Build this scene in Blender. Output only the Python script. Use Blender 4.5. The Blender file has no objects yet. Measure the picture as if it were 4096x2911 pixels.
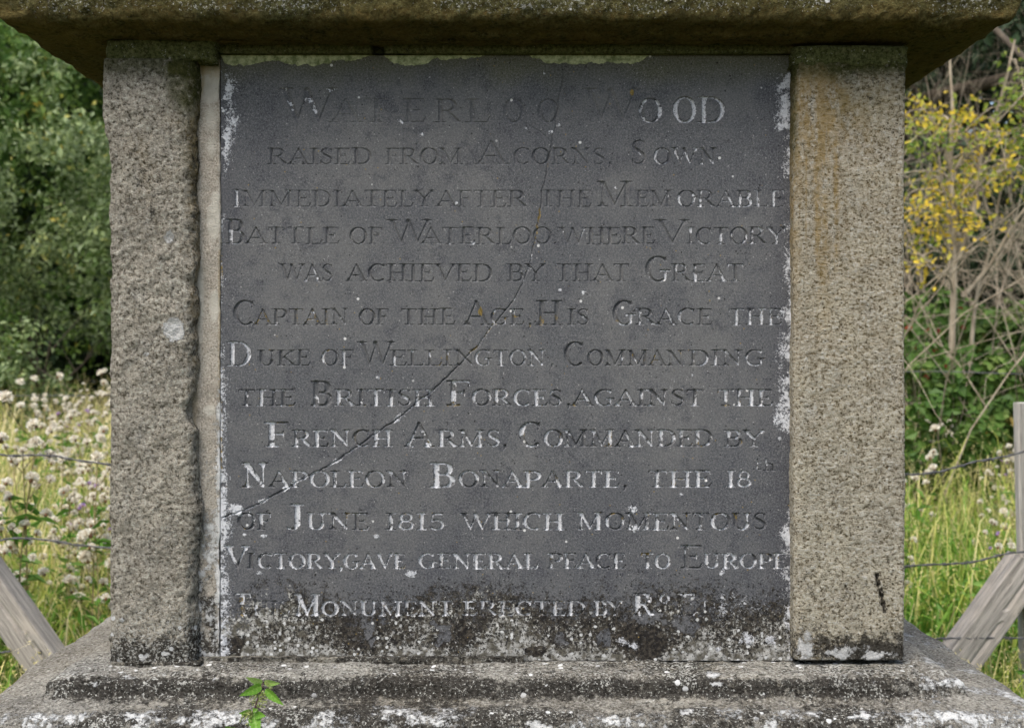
import bpy, math, random
import numpy as np
from mathutils import Vector, Matrix

# ------------------------------------------------------------------ camera, sky, sun, exposure
S, D, H = 0.0004, 1.85, 1.15          # metres per photo pixel on the slate, camera distance, camera height
sc = bpy.context.scene
cam_d = bpy.data.cameras.new('camera')
cam = bpy.data.objects.new('camera', cam_d)
sc.collection.objects.link(cam)
cam.location = (0, -D, H)
cam.rotation_euler = (math.radians(90), 0, 0)
cam_d.sensor_width = 36
cam_d.lens = 36 * D / (4096 * S)
cam_d.shift_y = -30.5 / 4096
cam_d.clip_end = 500
cam_d.clip_start = 0.05
cam_d.dof.use_dof = True
cam_d.dof.focus_distance = D
cam_d.dof.aperture_fstop = 6.5
sc.camera = cam

SUN_EL, SUN_AZ = 60, -30              # azimuth: degrees from straight behind the camera, negative = left
world = bpy.data.worlds.new('World')
sc.world = world
world.use_nodes = True
wn = world.node_tree
bg = wn.nodes['Background']
sky = wn.nodes.new('ShaderNodeTexSky')
sky.sky_type = 'NISHITA'
sky.sun_disc = False
sky.sun_elevation = math.radians(SUN_EL)
sky.sun_rotation = math.radians(180 - SUN_AZ)
sky.air_density = 1.2
sky.dust_density = 4.0
sky.ozone_density = 0.6
wn.links.new(sky.outputs[0], bg.inputs[0])
bg.inputs[1].default_value = 0.11
sd = bpy.data.lights.new('sun', 'SUN')
sun = bpy.data.objects.new('sun', sd)
sc.collection.objects.link(sun)
sd.energy = 1.3
sd.angle = math.radians(34)
sd.color = (1.0, 0.975, 0.945)
e, a = math.radians(SUN_EL), math.radians(SUN_AZ)
dvec = Vector((math.sin(a) * math.cos(e), -math.cos(a) * math.cos(e), math.sin(e)))
sun.rotation_euler = dvec.to_track_quat('Z', 'Y').to_euler()
sc.view_settings.view_transform = 'Standard'
sc.view_settings.look = 'None'
sc.view_settings.gamma = 1
sc.view_settings.use_curve_mapping = False
sc.view_settings.exposure = 1.5

rng = np.random.default_rng(7)
random.seed(7)

# ------------------------------------------------------------------ helpers
def pt(px, py, y):
    k = S * (y + D) / D
    return ((px - 2048) * k, y, H - (py - 1425) * k)

def link(o, parent=None):
    sc.collection.objects.link(o)
    if parent is not None:
        o.parent = parent
    return o

def tag(o, label=None, cat=None, group=None, kind=None):
    if label: o['label'] = label
    if cat: o['category'] = cat
    if group: o['group'] = group
    if kind: o['kind'] = kind
    return o

def thing(name, label, cat, loc=(0, 0, 0), rz=0, group=None):
    o = bpy.data.objects.new(name, None)
    o.empty_display_size = 0.1
    o.location = loc
    o.rotation_euler = (0, 0, rz)
    sc.collection.objects.link(o)
    return tag(o, label, cat, group)

def copy_tree(o, parent=None):
    c = o.copy()
    sc.collection.objects.link(c)
    c.parent = parent
    for ch in list(o.children):
        copy_tree(ch, c)
    return c

def mesh_np(name, v, faces, mat=None, attrs=None, smooth=True):
    """faces: (n,3) or (n,4) int array, or list of such arrays"""
    me = bpy.data.meshes.new(name)
    if not isinstance(faces, list): faces = [faces]
    faces = [np.asarray(f, dtype=np.int32) for f in faces if len(f)]
    v = np.asarray(v, dtype=np.float32)
    me.vertices.add(len(v))
    me.vertices.foreach_set('co', v.ravel())
    loops = np.concatenate([f.ravel() for f in faces])
    sizes = np.concatenate([np.full(len(f), f.shape[1], dtype=np.int32) for f in faces])
    me.loops.add(len(loops))
    me.loops.foreach_set('vertex_index', loops)
    me.polygons.add(len(sizes))
    st = np.zeros(len(sizes), dtype=np.int32)
    st[1:] = np.cumsum(sizes)[:-1]
    me.polygons.foreach_set('loop_start', st)
    me.update(calc_edges=True)
    me.polygons.foreach_set('use_smooth', np.full(len(sizes), smooth))
    if attrs:
        for k, a in attrs.items():
            at = me.attributes.new(k, 'FLOAT', 'POINT')
            at.data.foreach_set('value', np.asarray(a, dtype=np.float32).ravel())
    if mat: me.materials.append(mat)
    return me

def obj(name, me, parent=None, **kw):
    o = bpy.data.objects.new(name, me)
    link(o, parent)
    return tag(o, **kw) if kw else o

# value noise -------------------------------------------------------
_T = rng.random(1 << 16)
def _h(i, j, k):
    return _T[((i * 73856093) ^ (j * 19349663) ^ (k * 83492791)) & 0xffff]
def vnoise(x, y, z=None):
    if z is None: z = np.zeros_like(x)
    xi, yi, zi = np.floor(x), np.floor(y), np.floor(z)
    fx, fy, fz = x - xi, y - yi, z - zi
    xi, yi, zi = xi.astype(np.int64), yi.astype(np.int64), zi.astype(np.int64)
    fx = fx * fx * (3 - 2 * fx); fy = fy * fy * (3 - 2 * fy); fz = fz * fz * (3 - 2 * fz)
    def pl(k):
        a = _h(xi, yi, k) * (1 - fx) + _h(xi + 1, yi, k) * fx
        b = _h(xi, yi + 1, k) * (1 - fx) + _h(xi + 1, yi + 1, k) * fx
        return a * (1 - fy) + b * fy
    return pl(zi) * (1 - fz) + pl(zi + 1) * fz
def fbm(x, y, z=None, octs=4, g=0.5):
    """mean 0, about -1..1"""
    s, amp, tot = 0.0, 1.0, 0.0
    x = np.asarray(x, float); y = np.asarray(y, float)
    z = None if z is None else np.asarray(z, float)
    for o in range(octs):
        s = s + amp * (vnoise(x * 2**o + 17.3 * o, y * 2**o - 9.1 * o, None if z is None else z * 2**o + 5.7 * o) * 2 - 1)
        tot += amp; amp *= g
    return s / tot * 1.6
def sstep(a, b, x):
    t = np.clip((x - a) / (b - a), 0, 1)
    return t * t * (3 - 2 * t)
def blob(u, v, cx, cy, rx, ry, soft=0.35):
    d = np.sqrt(((u - cx) / rx) ** 2 + ((v - cy) / ry) ** 2)
    return 1 - sstep(1 - soft, 1 + soft, d)
def uv(x, y, z):
    """stain-map coordinates: position on the front in photo-pixel units"""
    k = D / (y + D) / S
    return 2048 + x * k, 1425 + (H - z) * k

# node helper -------------------------------------------------------
class NT:
    def __init__(s, name):
        s.m = bpy.data.materials.new(name); s.m.use_nodes = True
        s.t = s.m.node_tree; s.n = s.t.nodes; s.l = s.t.links
        s.b = s.n['Principled BSDF']; s.out = s.n['Material Output']
        s.co = s.n.new('ShaderNodeTexCoord').outputs['Object']
    def put(s, sock, val):
        if hasattr(val, 'is_output') or isinstance(val, bpy.types.NodeSocket): s.l.new(val, sock)
        elif isinstance(val, (tuple, list)) and len(val) == 3 and sock.type == 'RGBA': sock.default_value = (*val, 1)
        else: sock.default_value = val
    def map(s, scale=(1, 1, 1), loc=(0, 0, 0), co=None):
        m = s.n.new('ShaderNodeMapping'); s.l.new(co or s.co, m.inputs[0])
        m.inputs['Scale'].default_value = scale; m.inputs['Location'].default_value = loc
        return m.outputs[0]
    def noise(s, scale, detail=4, rough=0.55, co=None, dist=0):
        n = s.n.new('ShaderNodeTexNoise'); s.l.new(co or s.co, n.inputs['Vector'])
        n.inputs['Scale'].default_value = scale; n.inputs['Detail'].default_value = detail
        n.inputs['Roughness'].default_value = rough; n.inputs['Distortion'].default_value = dist
        return n.outputs['Fac']
    def vor(s, scale, out='Distance', feature='F1', co=None, rnd=1):
        n = s.n.new('ShaderNodeTexVoronoi'); s.l.new(co or s.co, n.inputs['Vector'])
        n.feature = feature
        n.inputs['Scale'].default_value = scale; n.inputs['Randomness'].default_value = rnd
        return n.outputs[out]
    def op(s, o, a, b=0.0, c=0.0, clamp=False):
        n = s.n.new('ShaderNodeMath'); n.operation = o; n.use_clamp = clamp
        s.put(n.inputs[0], a); s.put(n.inputs[1], b); s.put(n.inputs[2], c)
        return n.outputs[0]
    def add(s, a, b): return s.op('ADD', a, b)
    def mul(s, a, b): return s.op('MULTIPLY', a, b)
    def sm(s, v, lo, hi, to0=0.0, to1=1.0):
        n = s.n.new('ShaderNodeMapRange'); n.interpolation_type = 'SMOOTHSTEP'
        s.put(n.inputs[0], v); n.inputs[1].default_value = lo; n.inputs[2].default_value = hi
        n.inputs[3].default_value = to0; n.inputs[4].default_value = to1
        return n.outputs[0]
    def lin(s, v, lo, hi, to0=0.0, to1=1.0):
        n = s.n.new('ShaderNodeMapRange')
        s.put(n.inputs[0], v); n.inputs[1].default_value = lo; n.inputs[2].default_value = hi
        n.inputs[3].default_value = to0; n.inputs[4].default_value = to1
        return n.outputs[0]
    def mix(s, f, a, b, mode='MIX'):
        n = s.n.new('ShaderNodeMix'); n.data_type = 'RGBA'; n.blend_type = mode
        s.put(n.inputs[0], f); s.put(n.inputs[6], a); s.put(n.inputs[7], b)
        return n.outputs[2]
    def attr(s, name):
        n = s.n.new('ShaderNodeAttribute'); n.attribute_name = name
        return n.outputs['Fac']
    def sep(s):
        n = s.n.new('ShaderNodeSeparateXYZ'); s.l.new(s.co, n.inputs[0]); return n.outputs
    def bump(s, hgt, dist, strength=1.0, prev=None):
        n = s.n.new('ShaderNodeBump'); s.put(n.inputs['Height'], hgt)
        n.inputs['Distance'].default_value = dist; n.inputs['Strength'].default_value = strength
        if prev: s.l.new(prev, n.inputs['Normal'])
        return n.outputs[0]
    def done(s, col, rough=0.9, normal=None, spec=0.25):
        s.put(s.b.inputs['Base Color'], col); s.put(s.b.inputs['Roughness'], rough)
        s.b.inputs['Specular IOR Level'].default_value = spec
        if normal: s.l.new(normal, s.b.inputs['Normal'])
        return s.m
    def thr(s, a, n, amp=2.0, w=0.06):
        """mask where attribute a plus centred noise n passes one half"""
        return s.sm(s.add(a, s.mul(s.add(n, -0.5), amp)), 0.5 - w, 0.5 + w)

# ------------------------------------------------------------------ materials of the monument
def slate_material():
    t = NT('slate')
    big = t.noise(5, 5, 0.6)
    mid = t.noise(38, 5, 0.65)
    fine = t.noise(330, 4, 0.8)
    mic = t.noise(620, 2, 0.75)
    c = t.mix(t.sm(big, 0.38, 0.62), (0.050, 0.053, 0.058), (0.080, 0.081, 0.081))
    c = t.mix(t.mul(t.sm(mid, 0.50, 0.66), 0.7), c, (0.029, 0.031, 0.038))
    c = t.mix(t.mul(t.attr('stain_shade'), 0.75), c, (0.026, 0.028, 0.036))
    c = t.mix(t.mul(t.attr('olive'), 0.75), c, (0.066, 0.066, 0.030))
    c = t.mix(t.mul(t.sm(fine, 0.38, 0.68), 0.85), c, t.mix(0.5, c, (0.19, 0.19, 0.19)))
    c = t.mix(t.sm(mic, 0.64, 0.72, 0, 0.75), c, (0.30, 0.30, 0.29))
    c = t.mix(t.sm(mic, 0.40, 0.30, 0, 0.8), c, (0.02, 0.02, 0.022))
    c = t.mix(t.sm(t.noise(260, 4, .8), 0.40, 0.30, 0, 0.75), c, (0.022, 0.022, 0.026))
    # sooty specks and crust low down
    dk = t.attr('dark')
    vd = t.vor(190)
    sp = t.mul(t.sm(vd, 0.36, 0.22), t.sm(t.add(t.noise(90, 3), t.mul(dk, 0.5)), 0.62, 0.72))
    c = t.mix(t.mul(sp, 0.9), c, (0.012, 0.012, 0.012))
    crust = t.thr(dk, t.noise(95, 7, 0.85), 2.2, 0.10)
    c = t.mix(t.mul(crust, 0.94), c, t.mix(t.sm(t.noise(110, 4, .8), .42, .66), (0.006, 0.005, 0.004), (0.050, 0.043, 0.032)))
    # lichen specks grey
    spk = t.attr('speck')
    g = t.thr(spk, t.noise(190, 5, 0.8), 2.2, 0.07)
    c = t.mix(t.mul(g, 0.85), c, t.mix(t.sm(t.noise(80, 3), 0.40, 0.62), (0.085, 0.080, 0.064), (0.33, 0.33, 0.31)))
    v2 = t.vor(135); v2c = t.n.new('ShaderNodeSeparateColor'); t.l.new(t.vor(135, 'Color'), v2c.inputs[0])
    dots = t.mul(t.sm(t.add(v2, t.mul(t.add(t.noise(260, 4), -.5), .7)), 0.40, 0.30), t.sm(t.add(t.mul(v2c.outputs[0], 1.0), t.mul(spk, 0.62)), 1.11, 1.18))
    c = t.mix(dots, c, t.mix(t.noise(200, 3), (0.20, 0.20, 0.19), (0.56, 0.57, 0.56)))
    # sparse light chips over the whole stone
    v3 = t.vor(45); v3c = t.n.new('ShaderNodeSeparateColor'); t.l.new(t.vor(45, 'Color'), v3c.inputs[0])
    c = t.mix(t.mul(t.sm(v3, 0.13, 0.07), t.sm(v3c.outputs[0], 0.86, 0.9)), c, (0.42, 0.42, 0.41))
    v5 = t.vor(150, co=t.map((1, 1, 1), (.7, 0, .4))); v5c = t.n.new('ShaderNodeSeparateColor'); t.l.new(t.vor(150, 'Color', co=t.map((1, 1, 1), (.7, 0, .4))), v5c.inputs[0])
    c = t.mix(t.mul(t.sm(v5, 0.20, 0.10, 0, .8), t.sm(v5c.outputs[0], 0.88, 0.92)), c, (0.24, 0.24, 0.235))
    c = t.mix(t.mul(t.sm(v5, 0.24, 0.12, 0, .85), t.sm(v5c.outputs[0], 0.10, 0.07)), c, (0.015, 0.015, 0.018))
    # ochre dots
    v4 = t.vor(60, co=t.map((1, 1, 1), (3.3, 1, 2))); v4c = t.n.new('ShaderNodeSeparateColor'); t.l.new(t.vor(60, 'Color', co=t.map((1, 1, 1), (3.3, 1, 2))), v4c.inputs[0])
    c = t.mix(t.mul(t.sm(t.add(v4, t.mul(fine, .1)), 0.13, 0.10, 0, .7), t.sm(v4c.outputs[1], 0.90, 0.93)), c, (0.20, 0.14, 0.04))
    oc = t.thr(t.attr('ochre'), t.noise(200, 4, 0.7), 2.0, 0.1)
    c = t.mix(t.mul(oc, 0.75), c, (0.19, 0.13, 0.025))
    # white lichen
    w = t.thr(t.attr('white'), t.noise(270, 5, 0.85), 3.2, 0.12)
    c = t.mix(t.mul(w, .95), c, t.mix(t.noise(300, 3), (0.26, 0.27, 0.285), (0.60, 0.61, 0.63)))
    # old pale mortar smeared along the top edge
    pm = t.thr(t.attr('pale'), t.noise(120, 6, 0.8), 1.5, 0.08)
    c = t.mix(pm, c, t.mix(t.sm(t.noise(70, 6, .75), .35, .65), (0.09, 0.11, 0.045), (0.33, 0.35, 0.21)))
    h = t.add(t.add(t.mul(fine, 0.5), t.mul(mic, 0.4)), t.add(t.mul(w, 0.7), t.mul(crust, 0.5)))
    return t.done(c, 0.85, t.bump(h, 0.0013, 0.7), 0.12)

def stone_material(name, ca, cb, cpit, grain=150, bumpd=0.003, pits=0, aniso=(1, 1, 1), mossc=((0.035, 0.040, 0.012), (0.085, 0.085, 0.030)), streak=False):
    t = NT(name)
    co = t.map(aniso); lite = 1
    g1 = t.noise(grain, 5, 0.72, co)
    g2 = t.noise(grain * 3.2, 3, 0.7, co)
    big = t.noise(9, 5, 0.6)
    mid = t.noise(38, 5, 0.65)
    c = t.mix(t.sm(big, 0.36, 0.64), ca, cb)
    c = t.mix(t.sm(mid, 0.42, 0.72, 0, 0.55), c, t.mix(0.5, ca, cpit))
    c = t.mix(t.sm(g1, 0.52, 0.36, 0, 0.92), c, cpit)
    c = t.mix(t.sm(g1, 0.53, 0.66, 0, 0.75), c, tuple(min(.62, 1.6 * q) for q in ca))
    c = t.mix(t.sm(g2, 0.42, 0.30, 0, 0.7), c, cpit)
    c = t.mix(t.sm(g2, 0.60, 0.72, 0, 0.5), c, tuple(min(.66, 1.9 * q) for q in ca))
    c = t.mix(t.mul(t.attr('pale'), .85), c, t.mix(t.noise(90, 4), (0.42, 0.40, 0.34), (0.56, 0.54, 0.47)))
    pitm = None
    if pits:
        vp = t.vor(150, co=co); pc_ = t.n.new('ShaderNodeSeparateColor'); t.l.new(t.vor(150, 'Color', co=co), pc_.inputs[0])
        pitm = t.mul(t.sm(t.add(vp, t.mul(t.add(g2, -.5), .5)), 0.30, 0.20), t.sm(pc_.outputs[0], .62, .68))
        c = t.mix(t.mul(pitm, .85), c, (0.06, 0.045, 0.028))
    # ochre / rust
    oc = t.mul(t.attr('ochre'), t.sm(t.noise(60, 5, 0.75, t.map((1, 1, 0.35))), 0.30, 0.54))
    c = t.mix(t.mul(oc, 0.72), c, t.mix(t.noise(110, 3), (0.40, 0.27, 0.09), (0.17, 0.12, 0.04)))
    # green moss film
    mo = t.mul(t.attr('moss'), t.sm(t.noise(85, 6, 0.75), 0.26, 0.52))
    c = t.mix(t.mul(mo, 0.93), c, t.mix(t.sm(g1, 0.35, 0.65), mossc[0], mossc[1]))
    # black crust, also painted shade on the pillar side and crack
    dk = t.thr(t.attr('dark'), t.noise(75, 7, 0.85), 2.5, 0.16)
    c = t.mix(t.mul(dk, 0.90), c, t.mix(t.sm(g1, .35, .68), (0.006, 0.0055, 0.005), (0.045, 0.041, 0.035)))
    # lichen, also the painted lit face of the cornice
    spk = t.attr('speck')
    g = t.thr(spk, t.noise(230, 5, 0.75), 2.3, 0.06)
    c = t.mix(t.mul(g, 0.85), c, (0.46, 0.46, 0.42))
    v2 = t.vor(85, co=t.map((1, 1, 1), (1.1, .2, .7))); v2c = t.n.new('ShaderNodeSeparateColor')
    t.l.new(t.vor(85, 'Color', co=t.map((1, 1, 1), (1.1, .2, .7))), v2c.inputs[0])
    dots = t.mul(t.sm(t.add(v2, t.mul(t.add(g1, -0.5), 0.5)), 0.40, 0.32), t.sm(t.add(v2c.outputs[0], t.mul(spk, 0.55)), 1.10, 1.16))
    c = t.mix(dots, c, (0.66, 0.67, 0.66))
    wn_ = t.noise(95, 7, 0.85)
    w = t.thr(t.attr('white'), wn_, 2.9, 0.10)
    c = t.mix(t.mul(w, 0.95), c, t.mix(t.sm(g2, 0.3, 0.7), (0.42, 0.43, 0.42), (0.72, 0.72, 0.70)))
    h = t.add(t.add(g1, t.mul(g2, 0.45)), t.add(t.mul(mid, 0.6), t.mul(w, 0.35)))
    if pitm: h = t.add(h, t.mul(pitm, -.5))
    return t.done(c, 1.0, t.bump(h, bumpd, 1.0), 0.05)

M_slate = slate_material()
M_left = stone_material('gritstone_grey', (0.42, 0.395, 0.335), (0.33, 0.312, 0.27), (0.040, 0.038, 0.030), 165, 0.015)
M_right = stone_material('gritstone_buff', (0.50, 0.465, 0.365), (0.42, 0.395, 0.325), (0.075, 0.060, 0.036), 180, 0.012, 1, (1, 1, 1.25))
M_cap = stone_material('gritstone_mossy_shaded', (0.088, 0.076, 0.028), (0.066, 0.058, 0.022), (0.020, 0.017, 0.006), 170, 0.012, mossc=((0.018, 0.020, 0.006), (0.115, 0.115, 0.050)))  # mossy stone, colour kept dark to carry the underside's shade
M_base = stone_material('gritstone_crusted', (0.33, 0.32, 0.285), (0.19, 0.183, 0.168), (0.045, 0.040, 0.034), 200, 0.006, 0, (1, 1, 1.5))
M_mort = stone_material('lime_mortar', (0.37, 0.338, 0.285), (0.44, 0.41, 0.35), (0.19, 0.165, 0.13), 330, 0.005)
M_mossmort = stone_material('mossy_mortar', (0.12, 0.125, 0.06), (0.17, 0.17, 0.09), (0.03, 0.03, 0.012), 200, 0.006, mossc=((0.022, 0.028, 0.008), (0.085, 0.095, 0.032)))

# ------------------------------------------------------------------ letter shapes
TK, TN = 0.098, 0.037
def _ser(x, y, l=0.17, r=0.17):
    s = 0.045 if y < 0.5 else -0.045
    return [[(x - l, y, 0.032), (x, y, 0.042), (x + r, y, 0.032)], [(x, y + s, 0.09), (x, y + 2.4 * s, 0.07)]]
def stem(x, y0=0.0, y1=1.0, hw=TK, b=True, tp=True):
    o = [[(x, y0 + 0.08, hw), (x, y1 - 0.08, hw)]]
    if b: o += _ser(x, y0)
    if tp: o += _ser(x, y1)
    return o
def ln(*p): return [list(p)]
def arc(cx, cy, rx, ry, a0, a1, T=TK, t=TN, n=None):
    n = n or max(6, int(abs(a1 - a0) / 18))
    o = []
    for i in range(n + 1):
        a = math.radians(a0 + (a1 - a0) * i / n)
        c = abs(math.cos(a)) ** 1.6
        o.append((cx + rx * math.cos(a), cy + ry * math.sin(a), t + (T - t) * c))
    return [o]
def G(ch):
    if ch == 'I': return 0.42, stem(0.21)
    if ch == 'H': return 0.92, stem(0.2) + stem(0.72) + ln((0.2, 0.5, TN), (0.72, 0.5, TN))
    if ch == 'E': return 0.72, stem(0.2) + ln((0.2, 1, TN), (0.62, 1, TN), (0.64, 0.84, 0.02)) + ln((0.2, 0.52, TN), (0.5, 0.52, TN)) + ln((0.5, 0.62, 0.02), (0.5, 0.52, 0.035), (0.5, 0.42, 0.02)) + ln((0.2, 0, TN), (0.62, 0, TN), (0.68, 0.2, 0.03))
    if ch == 'F': return 0.68, stem(0.2) + ln((0.2, 1, TN), (0.62, 1, TN), (0.64, 0.82, 0.03)) + ln((0.2, 0.52, TN), (0.5, 0.52, TN)) + ln((0.5, 0.64, 0.02), (0.5, 0.52, 0.035), (0.5, 0.40, 0.02))
    if ch == 'L': return 0.70, stem(0.2) + ln((0.2, 0, TN), (0.6, 0, TN), (0.66, 0.22, 0.035))
    if ch == 'T': return 0.78, stem(0.39, tp=False) + ln((0.06, 0.84, 0.03), (0.08, 1, TN), (0.70, 1, TN), (0.72, 0.84, 0.03)) + ln((0.39, 0.95, 0.09), (0.39, 0.88, 0.08))
    if ch == 'A': return 0.88, ln((0.10, 0.03, TN), (0.42, 0.98, TN)) + ln((0.42, 0.98, 0.06), (0.74, 0.06, TK)) + ln((0.22, 0.34, TN), (0.62, 0.34, TN)) + _ser(0.10, 0, 0.12, 0.13) + _ser(0.75, 0, 0.15, 0.15)
    if ch == 'V': return 0.88, ln((0.13, 0.95, TK), (0.45, 0.04, 0.05)) + ln((0.45, 0.04, TN), (0.78, 0.98, TN)) + _ser(0.12, 1, 0.14, 0.16) + _ser(0.78, 1, 0.13, 0.12)
    if ch == 'W': return 1.30, ln((0.13, 0.95, TK), (0.40, 0.04, 0.05)) + ln((0.40, 0.04, TN), (0.66, 0.98, TN)) + ln((0.62, 0.95, TK), (0.90, 0.04, 0.05)) + ln((0.90, 0.04, TN), (1.20, 0.98, TN)) + _ser(0.12, 1, 0.14, 0.16) + _ser(1.20, 1, 0.13, 0.12)
    if ch == 'Y': return 0.86, ln((0.12, 0.95, TK), (0.43, 0.48, 0.07)) + ln((0.43, 0.48, TN), (0.76, 0.98, TN)) + stem(0.44, 0, 0.55, tp=False) + _ser(0.12, 1, 0.13, 0.15) + _ser(0.76, 1, 0.12, 0.11)
    if ch == 'N': return 0.96, ln((0.20, 0.03, TN), (0.20, 0.97, TN)) + ln((0.20, 0.94, TK), (0.74, 0.04, 0.06)) + ln((0.74, 0.04, TN), (0.74, 0.97, TN)) + _ser(0.20, 0, 0.14, 0.14) + _ser(0.16, 1, 0.14, 0.1) + _ser(0.74, 1, 0.14, 0.14)
    if ch == 'M': return 1.16, ln((0.18, 0.03, TN), (0.20, 0.97, TN)) + ln((0.20, 0.94, TK), (0.56, 0.05, 0.05)) + ln((0.56, 0.05, TN), (0.92, 0.97, TN)) + stem(0.93, tp=True) + _ser(0.18, 0, 0.13, 0.13) + _ser(0.16, 1, 0.13, 0.1)
    if ch == 'K': return 0.90, stem(0.2) + ln((0.24, 0.44, TN), (0.68, 0.97, TN)) + ln((0.36, 0.56, 0.06), (0.74, 0.06, TK)) + _ser(0.70, 1, 0.12, 0.12) + _ser(0.74, 0, 0.14, 0.14)
    if ch == 'D': return 0.92, stem(0.2) + ln((0.2, 1, TN), (0.46, 1, TN)) + ln((0.2, 0, TN), (0.46, 0, TN)) + arc(0.42, 0.5, 0.36, 0.5, -90, 90)
    if ch == 'P': return 0.78, stem(0.2) + ln((0.2, 1, TN), (0.44, 1, TN)) + ln((0.2, 0.46, TN), (0.44, 0.46, TN)) + arc(0.42, 0.73, 0.25, 0.27, -90, 90)
    if ch == 'R': return 0.90, stem(0.2) + ln((0.2, 1, TN), (0.44, 1, TN)) + ln((0.2, 0.50, TN), (0.44, 0.50, TN)) + arc(0.42, 0.75, 0.23, 0.25, -90, 90) + ln((0.42, 0.50, 0.05), (0.72, 0.06, TK), (0.84, 0.02, 0.03))
    if ch == 'B': return 0.80, stem(0.2) + ln((0.2, 1, TN), (0.44, 1, TN)) + ln((0.2, 0.53, TN), (0.46, 0.53, TN)) + ln((0.2, 0, TN), (0.44, 0, TN)) + arc(0.42, 0.765, 0.20, 0.235, -90, 90) + arc(0.42, 0.265, 0.26, 0.265, -90, 90)
    if ch == 'O': return 0.90, arc(0.45, 0.5, 0.35, 0.51, 0, 360, n=22)
    if ch == 'C': return 0.84, arc(0.47, 0.5, 0.36, 0.51, 48, 305, n=16) + ln((0.71, 0.88, 0.045), (0.74, 1.0, 0.02)) + ln((0.74, 0.90, 0.02), (0.70, 0.72, 0.03))
    if ch == 'G': return 0.92, arc(0.47, 0.5, 0.36, 0.51, 48, 300, n=16) + ln((0.71, 0.88, 0.045), (0.74, 1.0, 0.02)) + ln((0.72, 0.10, 0.06), (0.72, 0.42, 0.07)) + ln((0.56, 0.44, TN), (0.88, 0.44, TN))
    if ch == 'S': return 0.66, [[(0.54, 0.98, 0.02), (0.54, 0.78, 0.03)], [(0.54, 0.86, 0.025), (0.45, 0.97, 0.03), (0.32, 1.0, TN), (0.18, 0.92, 0.05), (0.13, 0.77, 0.06), (0.20, 0.63, 0.08), (0.34, 0.52, 0.09), (0.48, 0.41, 0.085), (0.55, 0.26, 0.065), (0.50, 0.09, 0.045), (0.34, 0.0, TN), (0.20, 0.03, 0.03), (0.11, 0.16, 0.025)], [(0.10, 0.02, 0.02), (0.10, 0.22, 0.03)]]
    if ch == 'U': return 0.92, ln((0.2, 0.95, TK), (0.2, 0.33, TK)) + arc(0.45, 0.32, 0.25, 0.32, 180, 360, TK, TN) + ln((0.70, 0.32, 0.03), (0.70, 0.97, TN)) + _ser(0.2, 1, 0.14, 0.14) + _ser(0.70, 1, 0.14, 0.14)
    if ch == 'J': return 0.60, ln((0.36, 0.95, TK), (0.36, 0.22, TK)) + [[(0.36, 0.22, TK), (0.31, 0.05, 0.05), (0.20, 0.0, 0.03), (0.08, 0.05, 0.045)]] + _ser(0.36, 1, 0.2, 0.17)
    if ch == '1': return 0.46, stem(0.23)
    if ch == '8': return 0.66, arc(0.33, 0.75, 0.19, 0.25, 0, 360, 0.06, n=14) + arc(0.33, 0.27, 0.24, 0.27, 0, 360, 0.075, n=14)
    if ch == '5': return 0.62, ln((0.18, 0.98, TN), (0.50, 0.98, 0.045), (0.54, 1.04, 0.02)) + ln((0.18, 0.98, TN), (0.14, 0.55, TN)) + arc(0.30, 0.30, 0.24, 0.30, 130, -140, 0.075, n=12)
    if ch == 't': return 0.5, ln((0.24, 1.0, 0.05), (0.24, 0.14, 0.08), (0.36, 0.02, 0.05), (0.46, 0.1, 0.03)) + ln((0.05, 0.72, 0.035), (0.44, 0.72, 0.035))
    if ch == 'h': return 0.75, ln((0.20, 1.2, 0.07), (0.20, 0.04, 0.08)) + arc(0.40, 0.42, 0.20, 0.30, 180, 0, 0.07, 0.035) + ln((0.60, 0.42, 0.08), (0.60, 0.04, 0.08)) + ln((0.06, 0, 0.035), (0.34, 0, 0.035)) + ln((0.48, 0, 0.035), (0.74, 0, 0.035))
    if ch == ',': return 0.3, ln((0.15, 0.02, 0.085), (0.17, -0.08, 0.05), (0.08, -0.22, 0.02))
    if ch == '.': return 0.3, ln((0.15, 0.03, 0.075), (0.15, 0.01, 0.075))
    if ch == 'o': return 0.6, arc(0.3, 0.5, 0.22, 0.42, 0, 360, 0.10, 0.05, n=12)
    if ch == '|': return 0.4, ln((0.2, 0.05, 0.05), (0.2, 0.9, 0.05))
    return 0.4, []

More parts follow.
